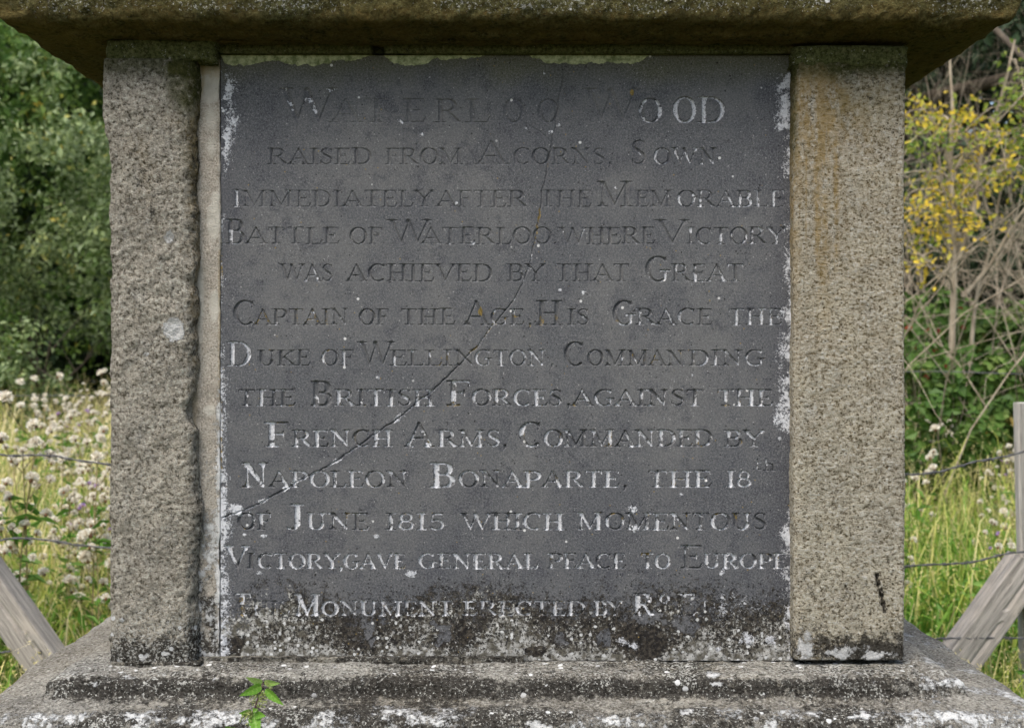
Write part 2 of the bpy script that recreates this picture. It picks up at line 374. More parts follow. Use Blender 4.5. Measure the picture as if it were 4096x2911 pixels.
# word: (text, x0, x1, capheight, white fill, depth);  lines: (reading, baseline, words)
LINES = [
 ('WATERLOO WOOD', 489, [('W', 1122, 1345, 132, .22, .42), ('A', 1322, 1449, 90, .0, .32), ('T', 1450, 1560, 90, .0, .3), ('E', 1607, 1707, 90, .0, .38), ('R', 1736, 1850, 90, .0, .42), ('L', 1859, 1964, 90, .0, .42), ('O', 2010, 2100, 90, .0, .34), ('O', 2148, 2238, 90, .0, .34), ('W', 2335, 2560, 132, .0, .3), ('O', 2553, 2652, 92, .42, .55), ('O', 2690, 2788, 98, .95, .7), ('D', 2790, 2910, 98, 1.0, .7)]),
 ('RAISED FROM ACORNS, SOWN', 656, [('RAISED', 1068, 1492, 62, .08, .6), ('FROM', 1540, 1855, 62, .05, .5), ('A', 1905, 2030, 92, .0, .42), ('CORNS', 2050, 2426, 62, .0, .48), (',', 2432, 2452, 62, .1, .5), ('S', 2520, 2590, 94, .1, .55), ('OWN', 2612, 2870, 62, .66, .7)]),
 ('IMMEDIATELY AFTER THE MEMORABLE', 826, [('I', 932, 962, 66, .95, .8), ('MMEDIATELY', 965, 1736, 63, .08, .62), ('AFTER', 1746, 2111, 63, .05, .62), ('THE', 2158, 2368, 63, .05, .6), ('M', 2386, 2535, 97, .0, .55), ('EM', 2541, 2690, 63, .12, .6), ('ORABLE', 2705, 3142, 63, .5, .7)]),
 ('BATTLE OF WATERLOO, WHERE VICTORY', 975, [('B', 903, 983, 94, .7, .8), ('ATTLE', 981, 1361, 64, .1, .7), ('OF', 1395, 1530, 64, .1, .7), ('W', 1550, 1722, 94, .02, .65), ('ATERLOO', 1685, 2211, 64, .08, .65), ('.', 2212, 2230, 64, .1, .6), ('WHERE', 2236, 2622, 64, .1, .65), ('V', 2622, 2752, 94, .1, .62), ('ICTORY', 2745, 3142, 64, .52, .75)]),
 ('WAS ACHIEVED BY THAT GREAT', 1124, [('WAS', 1120, 1334, 66, .12, .72), ('ACHIEVED', 1386, 1975, 66, .08, .78), ('BY', 2027, 2180, 66, .08, .75), ('THAT', 2220, 2520, 66, .1, .75), ('G', 2578, 2685, 96, .5, .75), ('REAT', 2684, 2976, 66, .55, .78)]),
 ('CAPTAIN OF THE AGE, HIS GRACE THE', 1298, [('C', 928, 1022, 94, .05, .7), ('APTAIN', 1017, 1399, 62, .25, .82), ('OF', 1433, 1557, 62, .18, .8), ('THE', 1600, 1823, 62, .05, .82), ('A', 1857, 1958, 94, .08, .85), ('GE', 1960, 2098, 62, .3, .85), (',', 2112, 2130, 62, .1, .8), ('H', 2144, 2252, 94, .08, .85), ('IS', 2267, 2360, 62, .15, .85), ('G', 2448, 2545, 94, .15, .85), ('RACE', 2541, 2853, 62, .3, .85), ('THE', 2912, 3130, 62, .68, .85)]),
 ('DUKE OF WELLINGTON, COMMANDING', 1461, [('D', 908, 1013, 93, .68, .85), ('UKE', 1027, 1244, 60, .22, .85), ('OF', 1283, 1416, 60, .5, .85), ('W', 1434, 1575, 93, .2, .8), ('ELLIN', 1556, 1910, 60, .22, .85), ('GTON', 1896, 2188, 60, .8, .9), (',', 2198, 2218, 60, .3, .9), ('C', 2254, 2340, 92, .1, .85), ('OMMAN', 2347, 2740, 60, .3, .9), ('DING', 2755, 3064, 60, .62, .9)]),
 ('THE BRITISH FORCES, AGAINST THE', 1621, [('THE', 950, 1185, 62, .4, .9), ('B', 1243, 1332, 95, .28, .9), ('RITISH', 1336, 1741, 62, .62, .95), ('F', 1786, 1884, 95, .62, .95), ('ORCES', 1886, 2253, 62, .68, .95), (',', 2265, 2283, 62, .2, .9), ('AGAINST', 2288, 2818, 62, .45, .95), ('THE', 2867, 3093, 62, .6, .95)]),
 ('FRENCH ARMS, COMMANDED BY', 1784, [('F', 1055, 1159, 93, .6, .95), ('RENCH', 1166, 1571, 63, .62, .95), ('A', 1622, 1733, 93, .48, .95), ('RMS', 1748, 2004, 63, .75, .95), (',', 2010, 2030, 63, .2, .9), ('C', 2072, 2168, 93, .3, .95), ('OMMANDED', 2173, 2856, 63, .58, 1), ('BY', 2896, 3058, 63, .6, .9)]),
 ('NAPOLEON BONAPARTE, THE 18th', 1946, [('N', 965, 1077, 93, .55, .95), ('APOLEON', 1076, 1636, 62, .66, 1), ('B', 1719, 1824, 93, .6, 1), ('ONAPARTE', 1832, 2482, 62, .78, 1), (',', 2490, 2510, 62, .2, .9), ('THE', 2589, 2850, 62, .62, .9), ('18', 2901, 3008, 62, .8, .85)]),
 ('OF JUNE 1815 WHICH MOMENTOUS', 2116, [('OF', 948, 1087, 63, .4, .95), ('J', 1143, 1222, 98, .5, .95), ('UNE', 1222, 1477, 63, .66, .95), ('1815', 1538, 1780, 63, .72, .9), ('WHICH', 1843, 2256, 63, .82, 1), ('M', 2309, 2415, 65, .75, 1), ('OMENTOUS', 2418, 3070, 63, .48, 1)]),
 ('VICTORY, GAVE GENERAL PEACE TO EUROPE', 2271, [('V', 902, 993, 86, .7, .9), ('I', 985, 1020, 57, .3, .9), ('CTORY', 1026, 1362, 57, .9, .9), (',', 1356, 1374, 57, .7, .9), ('GAVE', 1372, 1625, 57, .95, .9), ('GENERAL', 1672, 2153, 57, .92, .9), ('PEACE', 2190, 2505, 57, .55, .95), ('TO', 2560, 2686, 57, .7, .9), ('E', 2722, 2813, 88, .4, .9), ('UROPE', 2811, 3150, 57, .85, .9)]),
 ('THIS MONUMENT ERECTED BY R. E.', 2459, [('T', 932, 1007, 84, .45, .5), ('HIS', 1010, 1164, 55, .35, .5), ('M', 1177, 1283, 82, .8, .7), ('ONUMENT', 1283, 1815, 55, .8, .8), ('ERECTED', 1849, 2348, 55, .75, .8), ('BY', 2374, 2493, 55, .62, .7), ('R', 2531, 2623, 84, .6, .6), ('E', 2717, 2783, 84, .62, .55), ('|', 2810, 2830, 60, .4, .35), ('|', 2850, 2868, 60, .5, .35), ('|', 2910, 2935, 55, .35, .3)]),
]
SUPER = [(9, 't', 3014, 3046, 44, 1881, .7, .9), (9, 'h', 3050, 3102, 38, 1881, .4, .8), (12, 'o', 2636, 2680, 36, 2412, .9, .6)]

def build_tablet(parent):
    x0, _, z1 = pt(883, 222, 0); x1, _, z0 = pt(3170, 2640, 0)
    st = 0.00112
    nx = int((x1 - x0) / st) + 1; nz = int((z1 - z0) / st) + 1
    xs = np.linspace(x0, x1, nx); zs = np.linspace(z0, z1, nz)
    X, Z = np.meshgrid(xs, zs)
    U = 2048 + X / S; V = 1425 + (H - Z) / S
    # letters: signed 'inside' distance in px, per line
    best = np.full(X.shape, -99.0); depth = np.zeros(X.shape); fill = np.zeros(X.shape); owner = np.full(X.shape, -1)
    us = 2048 + xs / S; vs = 1425 + (H - zs) / S      # vs descending
    lr = random.Random(3)
    cnt = [0]
    def seg(a, b, li, dep, fl):
        ax, ay, aw = a; bx, by, bw = b
        m = max(aw, bw) + 3
        i0 = np.searchsorted(us, min(ax, bx) - m); i1 = np.searchsorted(us, max(ax, bx) + m)
        zlo = H - (max(ay, by) + m - 1425) * S; zhi = H - (min(ay, by) - m - 1425) * S
        j0 = np.searchsorted(zs, zlo); j1 = np.searchsorted(zs, zhi)
        if i1 <= i0 or j1 <= j0: return
        u = U[j0:j1, i0:i1] - ax; v = V[j0:j1, i0:i1] - ay
        dx, dy = bx - ax, by - ay; L2 = dx * dx + dy * dy + 1e-9
        tt = np.clip((u * dx + v * dy) / L2, 0, 1)
        f = aw + (bw - aw) * tt - np.hypot(u - tt * dx, v - tt * dy)
        sub = best[j0:j1, i0:i1]; msk = f > sub
        sub[msk] = f[msk]
        depth[j0:j1, i0:i1][msk] = dep; fill[j0:j1, i0:i1][msk] = fl
        ow = owner[j0:j1, i0:i1]; ow[msk & (f > -0.6)] = li
    def word(li, text, a, b, hgt, base, fl, dep):
        gl = [G(c) for c in text]
        tot = sum(g[0] for g in gl)
        # natural aspect, glyph advance stretched to fit the measured word
        k = (b - a) / tot
        x = a
        for (w, strokes), ch in zip(gl, text):
            f2 = min(1.0, max(0.0, fl * lr.uniform(.75, 1.3))) if fl < 0.97 else fl
            d2 = dep * lr.uniform(.88, 1.08)
            jx = lr.uniform(-1, 1); jy = lr.uniform(-1, 1)
            li = cnt[0]; cnt[0] += 1
            for s in strokes:
                P = [(x + q[0] * k + jx, base - q[1] * hgt + jy, max(2.1, q[2] * hgt * (1.02 + .26 * (base > 1550)) * (0.85 + 0.15 * min(1, k / hgt)))) for q in s]
                for p, q in zip(P[:-1], P[1:]): seg(p, q, li, d2, f2)
            x += w * k
    for li, (txt, base, words) in enumerate(LINES):
        for (t_, a, b, hg, fl, dp) in words: word(li, t_, a, b, hg, base, fl, dp)
    for (li, c, a, b, hg, base, fl, dp) in SUPER: word(li, c, a, b, hg, base, fl, dp)
    inside = best > 0
    # hand-cut wobble and weathered arrises
    wob = fbm(X * 160, Z * 160, octs=2) * 0.45
    f = best + wob * (best > -3)
    carve = (np.clip(f, 0, 2.2) * 2.8 + np.clip(f - 2.2, 0, 9) * .8) * S * depth * (1.15 + .45 * sstep(760, 500, V))
    carve = np.minimum(carve, 0.0036)
    soft = np.clip(f + 1.5, 0, 3) / 3 * 0.00012 * depth
    Y = carve + soft
    # cracks
    C1 = [(2263, 228), (2258, 290), (2249, 340), (2234, 402), (2219, 498), (2205, 580), (2186, 685), (2171, 767), (2161, 849), (2140, 955), (2125, 1042), (2114, 1072), (2088, 1130), (2046, 1211), (1960, 1320), (1911, 1381), (1853, 1439), (1806, 1486), (1760, 1535), (1718, 1574), (1642, 1632), (1601, 1661), (1531, 1714), (1414, 1793), (1326, 1855), (1280, 1881), (1174, 1936), (1063, 1998), (975, 2042), (893, 2070)]
    C2 = [(1952, 323), (1985, 365), (2028, 416), (2076, 478), (2110, 498), (2152, 522), (2185, 550), (2206, 576)]
    def cd(P, wf):
        dd = np.full(X.shape, 99.0)
        for (ax, ay), (bx, by) in zip(P[:-1], P[1:]):
            m = 60
            i0 = np.searchsorted(us, min(ax, bx) - m); i1 = np.searchsorted(us, max(ax, bx) + m)
            j0 = np.searchsorted(zs, H - (max(ay, by) + m - 1425) * S); j1 = np.searchsorted(zs, H - (min(ay, by) - m - 1425) * S)
            u = U[j0:j1, i0:i1] - ax + wf[j0:j1, i0:i1]; v = V[j0:j1, i0:i1] - ay + wf[j0:j1, i0:i1] * .6
            dx, dy = bx - ax, by - ay
            tt = np.clip((u * dx + v * dy) / (dx * dx + dy * dy), 0, 1)
            dd[j0:j1, i0:i1] = np.minimum(dd[j0:j1, i0:i1], np.hypot(u - tt * dx, v - tt * dy))
        return dd
    wf = fbm(X * 60, Z * 60, octs=3) * 5
    d1 = cd(C1, wf); d2 = cd(C2, wf)
    w1 = 2.6 + 1.2 * sstep(1300, 1600, V)
    Y += np.clip(1 - d1 / w1, 0, 1) * 0.0036 * (0.75 + 0.25 * sstep(1150, 1450, V)) + np.clip(1 - d2 / 2.6, 0, 1) * 0.0014
    # lower-right fragment sits a hair back
    Y += fbm(X * 9, Z * 9, octs=4) * 0.0007 + fbm(X * 180, Z * 180, octs=2) * 0.00006
    # spalled crust near the foot
    n30 = fbm(X * 45, Z * 45, octs=5); n90 = fbm(X * 110 + 5, Z * 110, octs=4); n12 = fbm(X * 13, Z * 13 + 3, octs=4)
    low = sstep(2310, 2500, V + n12 * 90)
    Y -= low * np.clip(n90, -.3, 1) * 0.0009
    # maps of stains and painted shade -----------------------------------------------------
    dark = np.clip(0.08 + 1.0 * sstep(2190, 2680, V + n12 * 60) + .12 * n90 * low + n30 * 0.12 * low, 0, 1.15)
    dark = dark * (1 - 0.25 * (U < 1000))
    speck = 0.0 + 0.44 * sstep(2280, 2560, V + n12 * 80) + 0.10 * n12 * low - 0.18 * blob(U, V, 2560, 2560, 90, 75)
    speck += 0.12 * sstep(1300, 1000, U) * low + 0.18 * sstep(2550, 2640, V + n12 * 30)
    U0, V0 = U, V; U = U0 + 22 * n30 + 14 * n90; V = V0 + 18 * n90 + 22 * fbm(X * 45 + 31, Z * 45, octs=4)
    bare = blob(U, V, 1740, 2500, 30, 22) + blob(U, V, 1765, 2545, 24, 40) + blob(U, V, 2425, 2540, 30, 35) + blob(U, V, 2600, 2470, 70, 30) + blob(U, V, 2740, 2500, 60, 35) + blob(U, V, 1475, 2525, 22, 35) + blob(U, V, 1090, 2390, 60, 60) + blob(U, V, 2240, 2555, 40, 22) + blob(U, V, 2800, 2450, 70, 60) * .6
    bare = np.clip(bare, 0, 1) * .62
    dark *= 1 - bare * 0.9; speck *= 1 - bare
    pit = blob(U, V, 2590, 2585, 62, 50) + blob(U, V, 1860, 2545, 30, 40) + blob(U, V, 925, 2585, 42, 45) + blob(U, V, 2140, 2610, 35, 18)
    pit = np.clip(pit, 0, 1); speck *= 1 - pit; dark = np.clip(dark + pit * .6, 0, 1.3); U, V = U0, V0
    white = np.zeros(X.shape)
    # left edge encrustation
    wl = 14 + 10 * n30 + 34 * blob(U, V, 930, 380, 999, 160) + 22 * blob(U, V, 930, 560, 999, 110) + 10 * sstep(1400, 1800, V) + 20 * blob(U, V, 900, 2080, 999, 70) + 12 * blob(U, V, 900, 2480, 999, 160)
    wl -= 22 * blob(U, V, 0, 790, 9999, 60) + 12 * blob(U, V, 0, 1200, 9999, 240)
    edge = U - 883
    white = np.maximum(white, (.60 + .45 * n90) * sstep(26, -16, edge - wl + 22 * n90) * sstep(250, 320, V + 30 * n30) * (1 - .9 * sstep(24, 4, edge + 14 * n90) * sstep(900, 640, V)))
    # right edge band
    er = 3170 - U
    wr = 44 + 22 * n30 + 26 * n12 + 14 * blob(U, V, 0, 450, 9999, 170) + 10 * blob(U, V, 0, 1640, 9999, 80) - 24 * blob(U, V, 0, 560, 9999, 40)
    wr = wr * sstep(270, 300, V) * (1 - sstep(1715, 1755, V) * (1 - sstep(1985, 2030, V))) * (1 - .5 * sstep(2480, 2530, V)) - 16
    white = np.maximum(white, (.66 + .42 * n90 - .15 * n30) * sstep(24, -24, er - wr + 22 * n90 - 12 * n30))
    # lichen in the cuts
    infl = np.where(f > -0.4, sstep(-0.6, 0.8, f), 0)
    fn = fbm(X * 70 + 11, Z * 70, octs=3) * 0.42 + fbm(X * 240, Z * 240, octs=2) * 0.20 + 0.5
    fw = infl * sstep(0.22, -0.12, fn - fill * .95) * sstep(.0, .14, fill)
    white = np.maximum(white, fw * (.46 + .27 * sstep(.9, 2.8, f)) * (.95 + .15 * sstep(900, 2000, V)))
    # spread a little outside the heavily grown cuts in the lower half
    halo = np.where((best > -5) & (best <= 0), sstep(-5, 0, best), 0) * sstep(1500, 2200, V) * fill
    white = np.maximum(white, halo * sstep(-.5, .5, n90) * 0.62)
    white = np.maximum(white, 0.66 * sstep(15, 4, d1 + 9 * n90) * sstep(1560, 1700, V) * sstep(-0.25, 0.35, fbm(X * 32 + 3, Z * 32, octs=3)) )
    white = np.maximum(white, 0.55 * sstep(4, 1.5, d1) * sstep(-.1, .4, n30) * sstep(780, 1100, V))
    white = np.maximum(white, 0.85 * blob(U, V, 945, 2060, 55, 45) * sstep(-.2, .5, n90))
    for (bx, by, r) in [(1605, 486, 14), (1645, 440, 6), (1690, 540, 9), (1830, 815, 9), (2330, 1170, 9), (1510, 1510, 8), (2240, 1160, 8), (2230, 500, 8), (2200, 530, 9), (2100, 515, 8), (2180, 295, 6), (2510, 1260, 7), (2770, 1500, 7), (3120, 1755, 9), (2530, 2040, 18), (2725, 1980, 10), (1056, 2142, 9), (1510, 2147, 11), (980, 2135, 9), (1895, 970, 10), (1720, 310, 5), (2460, 750, 7), (2490, 2570, 18), (2530, 2575, 20), (2870, 2590, 12), (2990, 2560, 26), (3080, 2555, 22), (2545, 2110, 14), (2890, 2290, 12), (1040, 2290, 9), (1640, 2290, 18), (1655, 2285, 10)]:
        white = np.maximum(white, 0.66 * blob(U + .7 * r * n90, V + .6 * r * n30, bx, by, r, r * .85, .6))
    # scratched-out name, chalky
    white = np.maximum(white, (.30 + .22 * n90) * blob(U + 40 * n30, V + 30 * n90, 2960, 2430, 100, 42, .8) + 0.26 * blob(U, V, 2890, 2440, 14, 80, .8))
    ochre = np.clip(0.44 * (f > 0) * sstep(0.35, 0.6, fbm(X * 40 + 50, Z * 40, octs=3)) * sstep(1100, 1300, V), 0, 1)
    ochre = np.maximum(ochre, 0.75 * blob(U, V, 1922, 1245, 10, 18) + .8 * blob(U, V, 2528, 370, 9, 12))
    ochre = np.maximum(ochre, 0.5 * sstep(14, 4, edge) * sstep(-.1, .4, fbm(X * 20, Z * 14 + 9, octs=3)))
    ochre = np.maximum(ochre, 0.5 * sstep(7, 2, d1) * sstep(.1, .5, fbm(X * 30 + 9, Z * 30, octs=3)) * sstep(1700, 1500, V))
    ochre = np.maximum(ochre, 0.46 * sstep(16, 4, er) * sstep(900, 700, V))
    stain_shade = np.clip(sstep(130, 10, edge + n12 * 60) * .85 * sstep(1500, 900, V) + sstep(210, 20, er + n12 * 90) * .9 + 0.75 * sstep(400, 225, V) + .35 * sstep(.25, .9, n12) + sstep(.35, .95, n30) * .5  # cornice shade painted along the top, with stains elsewhere
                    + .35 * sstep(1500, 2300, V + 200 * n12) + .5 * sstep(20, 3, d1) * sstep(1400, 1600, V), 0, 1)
    for (bx, by, r, q) in [(1600, 335, 14, 1), (1605, 370, 10, 1), (1540, 415, 30, .8), (2092, 612, 14, 1), (2750, 600, 14, .7), (2080, 410, 12, .8), (1600, 420, 40, .6), (2500, 660, 18, .7), (2010, 1778, 22, 1)]:
        stain_shade = np.maximum(stain_shade, q * blob(U + 14 * n90, V + 14 * n30, bx, by, r, r * 1.1) * sstep(-.4, .3, n90))
    olive = sstep(380, 235, V + n12 * 50) * .85
    # pale mortar daubs under the cornice
    tops = 222 + np.interp(us, [883, 890, 900, 940, 980, 1000, 1070, 1100, 1180, 1230, 1300, 1345, 1440, 1500, 1512, 1535, 1560, 1600, 1650, 1700, 1750, 1765, 1800, 1870, 1940, 1950, 2118, 2130, 2200, 2300, 2400, 2500, 2560, 2590, 2600, 3170],
                           [4, 18, 34, 40, 42, 38, 24, 22, 34, 38, 36, 24, 12, 2, -9, 4, 24, 40, 38, 30, 6, 24, 20, 10, 6, -9, -9, 16, 30, 34, 28, 36, 22, 6, -9, -9])[None, :] + n90 * 7 + n30 * 3
    pale = sstep(5, -5, V - tops)
    white *= 1 - pale
    attrs = dict(dark=dark, speck=speck, white=white, ochre=ochre, stain_shade=stain_shade, olive=olive, pale=pale)
    Y -= pale * 0.0009 + sstep(.3, .7, white) * (f <= 0) * 0.0003
    Y += infl * 0  # cuts keep their depth
    verts = np.stack([X, Y, Z], -1).reshape(-1, 3)
    idx = np.arange(nx * nz).reshape(nz, nx)
    q = np.stack([idx[:-1, :-1], idx[:-1, 1:], idx[1:, 1:], idx[1:, :-1]], -1).reshape(-1, 4)
    ins = (f > 0.2) & (owner >= 0)
    own = np.where(ins, owner, -1).reshape(-1)
    fo = own[q].max(axis=1)
    flat = {k: v.reshape(-1) for k, v in attrs.items()}
    def sub(fmask, name):
        qq = q[fmask]
        u_, inv = np.unique(qq, return_inverse=True)
        return verts[u_], inv.reshape(-1, 4), {k: v[u_] for k, v in flat.items()}
    # body of the slate with its returned edges
    v, qq, at = sub(fo < 0, 'slate_tablet')
    b = len(v)
    ring = [(x0, z0), (x1, z0), (x1, z1), (x0, z1)]
    ev = [(x, 0.0002, z) for x, z in ring] + [(x, 0.045, z) for x, z in ring]
    v2 = np.vstack([v, np.array(ev)])
    eq = np.array([[b + i, b + (i + 1) % 4, b + 4 + (i + 1) % 4, b + 4 + i] for i in range(4)] + [[b + 7, b + 6, b + 5, b + 4]])
    at = {k: np.concatenate([a_, np.zeros(8)]) for k, a_ in at.items()}
    tab = obj('slate_tablet', mesh_np('slate_tablet', v2, [qq, eq], M_slate, at), parent, label='dark grey engraved slate tablet with a diagonal crack')
    order = np.argsort(fo, kind='stable'); fs = fo[order]
    for li in range(cnt[0]):
        a_, b_ = np.searchsorted(fs, li), np.searchsorted(fs, li + 1)
        if b_ - a_ < 6: continue
        v, qq, at = sub(order[a_:b_], '')
        obj('letter', mesh_np('letter', v, qq, M_slate, at), tab)
    return tab

# ------------------------------------------------------------------ swept and prismatic stone
def grid_normals(P, wrap):
    du = np.roll(P, -1, 1) - np.roll(P, 1, 1)
    if not wrap:
        du[:, 0] = P[:, 1] - P[:, 0]; du[:, -1] = P[:, -1] - P[:, -2]
    dv = np.empty_like(P); dv[1:-1] = P[2:] - P[:-2]; dv[0] = P[1] - P[0]; dv[-1] = P[-1] - P[-2]
    n = np.cross(du, dv)
    return n / (np.linalg.norm(n, axis=-1, keepdims=True) + 1e-12)

def smooth_profile(pts, step):
    """Catmull-Rom through the points, resampled"""
    P = [np.array(p, float) for p in pts]
    P = [2 * P[0] - P[1]] + P + [2 * P[-1] - P[-2]]
    out = []
    for i in range(1, len(P) - 2):
        p0, p1, p2, p3 = P[i - 1:i + 3]
        n = max(2, int(np.linalg.norm(p2 - p1) / step))
        for k in range(n):
            t = k / n
            out.append(0.5 * ((2 * p1) + (-p0 + p2) * t + (2 * p0 - 5 * p1 + 4 * p2 - p3) * t * t + (-p0 + 3 * p1 - 3 * p2 + p3) * t ** 3))
    out.append(P[-2])
    return np.array(out)

EMPTY = ['pale', 'moss', 'dark', 'speck', 'white', 'ochre']
def swept(name, prof, hx, y0, y1, step, disp, paint, mat, parent, cx=0.0, oy=lambda o: o, **kw):
    """prof: (outward offset, z) bottom to top, swept round a rectangle"""
    pr = smooth_profile(prof, step)
    nf = int(2 * hx / step); ns = int((y1 - y0) / (step * 3)); nb = nf // 4
    def side(n): return np.linspace(0, 1, n, endpoint=False)
    cols = []
    for s, n in ((0, nf), (1, ns), (2, nb), (3, ns)):
        for t in side(n): cols.append((s, t))
    P = np.zeros((len(pr), len(cols), 3))
    for j, (s, t) in enumerate(cols):
        o = pr[:, 0]
        p = oy(o)
        cs = [(-hx - o, y0 - p), (hx + o, y0 - p), (hx + o, y1 + o), (-hx - o, y1 + o)]
        a, b = cs[s], cs[(s + 1) % 4]
        P[:, j, 0] = a[0] + (b[0] - a[0]) * t + cx; P[:, j, 1] = a[1] + (b[1] - a[1]) * t; P[:, j, 2] = pr[:, 1]
    N = grid_normals(P, True)
    dd = disp(P[..., 0], P[..., 1], P[..., 2])
    P = P + N * dd[..., None]
    r, c = P.shape[:2]
    idx = np.arange(r * c).reshape(r, c); nxt = np.roll(idx, -1, 1)
    q = np.stack([idx[:-1], nxt[:-1], nxt[1:], idx[1:]], -1).reshape(-1, 4)
    v = P.reshape(-1, 3)
    c0, c1 = v[idx[0]].mean(0), v[idx[-1]].mean(0)
    v = np.vstack([v, c0, c1])
    k = r * c
    tri = np.concatenate([np.stack([nxt[0], idx[0], np.full(c, k)], -1), np.stack([idx[-1], nxt[-1], np.full(c, k + 1)], -1)])
    at = paint(v[:, 0], v[:, 1], v[:, 2])
    for e_ in EMPTY: at.setdefault(e_, np.zeros(len(v)))
    return obj(name, mesh_np(name, v, [q, tri], mat, at), parent, **kw)

def prism(name, outline, z0, z1, step, disp, paint, mat, parent, rag=0, **kw):
    """outline: closed (x,y) polygon anticlockwise seen from above, extruded between z0 and z1"""
    pts = []
    n = len(outline)
    for i in range(n):
        a, b = np.array(outline[i]), np.array(outline[(i + 1) % n])
        k = max(1, int(np.linalg.norm(b - a) / step))
        if i >= 0:
            for t in range(k): pts.append(a + (b - a) * t / k)
    pts = np.array(pts)
    zz = np.linspace(z0, z1, int((z1 - z0) / step) + 2)
    P = np.zeros((len(zz), len(pts), 3))
    P[..., 0] = pts[:, 0][None]; P[..., 1] = pts[:, 1][None]; P[..., 2] = zz[:, None]
    N = grid_normals(P, True)
    P = P + N * disp(P[..., 0], P[..., 1], P[..., 2])[..., None]
    if rag:
        wz = 1 - (P[..., 2] - z0) / (z1 - z0)
        P[..., 2] -= wz * rag * (fbm(P[..., 0] * 28, P[..., 1] * 28, octs=4) - .1)
        P[..., 1] += wz ** 3 * .0045 * (P[..., 1] < 0)
    r, c = P.shape[:2]
    idx = np.arange(r * c).reshape(r, c); nxt = np.roll(idx, -1, 1)
    q = np.stack([idx[:-1], nxt[:-1], nxt[1:], idx[1:]], -1).reshape(-1, 4)
    v = P.reshape(-1, 3)
    v = np.vstack([v, v[idx[0]].mean(0), v[idx[-1]].mean(0)])
    k = r * c
    tri = np.concatenate([np.stack([nxt[0], idx[0], np.full(c, k)], -1), np.stack([idx[-1], nxt[-1], np.full(c, k + 1)], -1)])
    at = paint(v[:, 0], v[:, 1], v[:, 2])
    for e_ in EMPTY: at.setdefault(e_, np.zeros(len(v)))
    return obj(name, mesh_np(name, v, [q, tri], mat, at), parent, **kw)

def rounded(x0, x1, y0, y1, r, n=4):
    """r: radii for (front-left, front-right, back-right, back-left)"""
    o = []
    for (cx, cy, rr, a0) in ((x0, y0, r[0], 180), (x1, y0, r[1], 270), (x1, y1, r[2], 0), (x0, y1, r[3], 90)):
        sx = 1 if cx == x0 else -1; sy = 1 if cy == y0 else -1
        for i in range(n + 1):
            a = math.radians(a0 + 90 * i / n)
            o.append((cx + sx * rr + rr * math.cos(a), cy + sy * rr + rr * math.sin(a)))
    return o

PF = -0.030                      # pillar fronts stand this far before the slate
zbase = H - (2637 - 1425) * S    # foot of the slate
ztop = H + (1425 - 222) * S

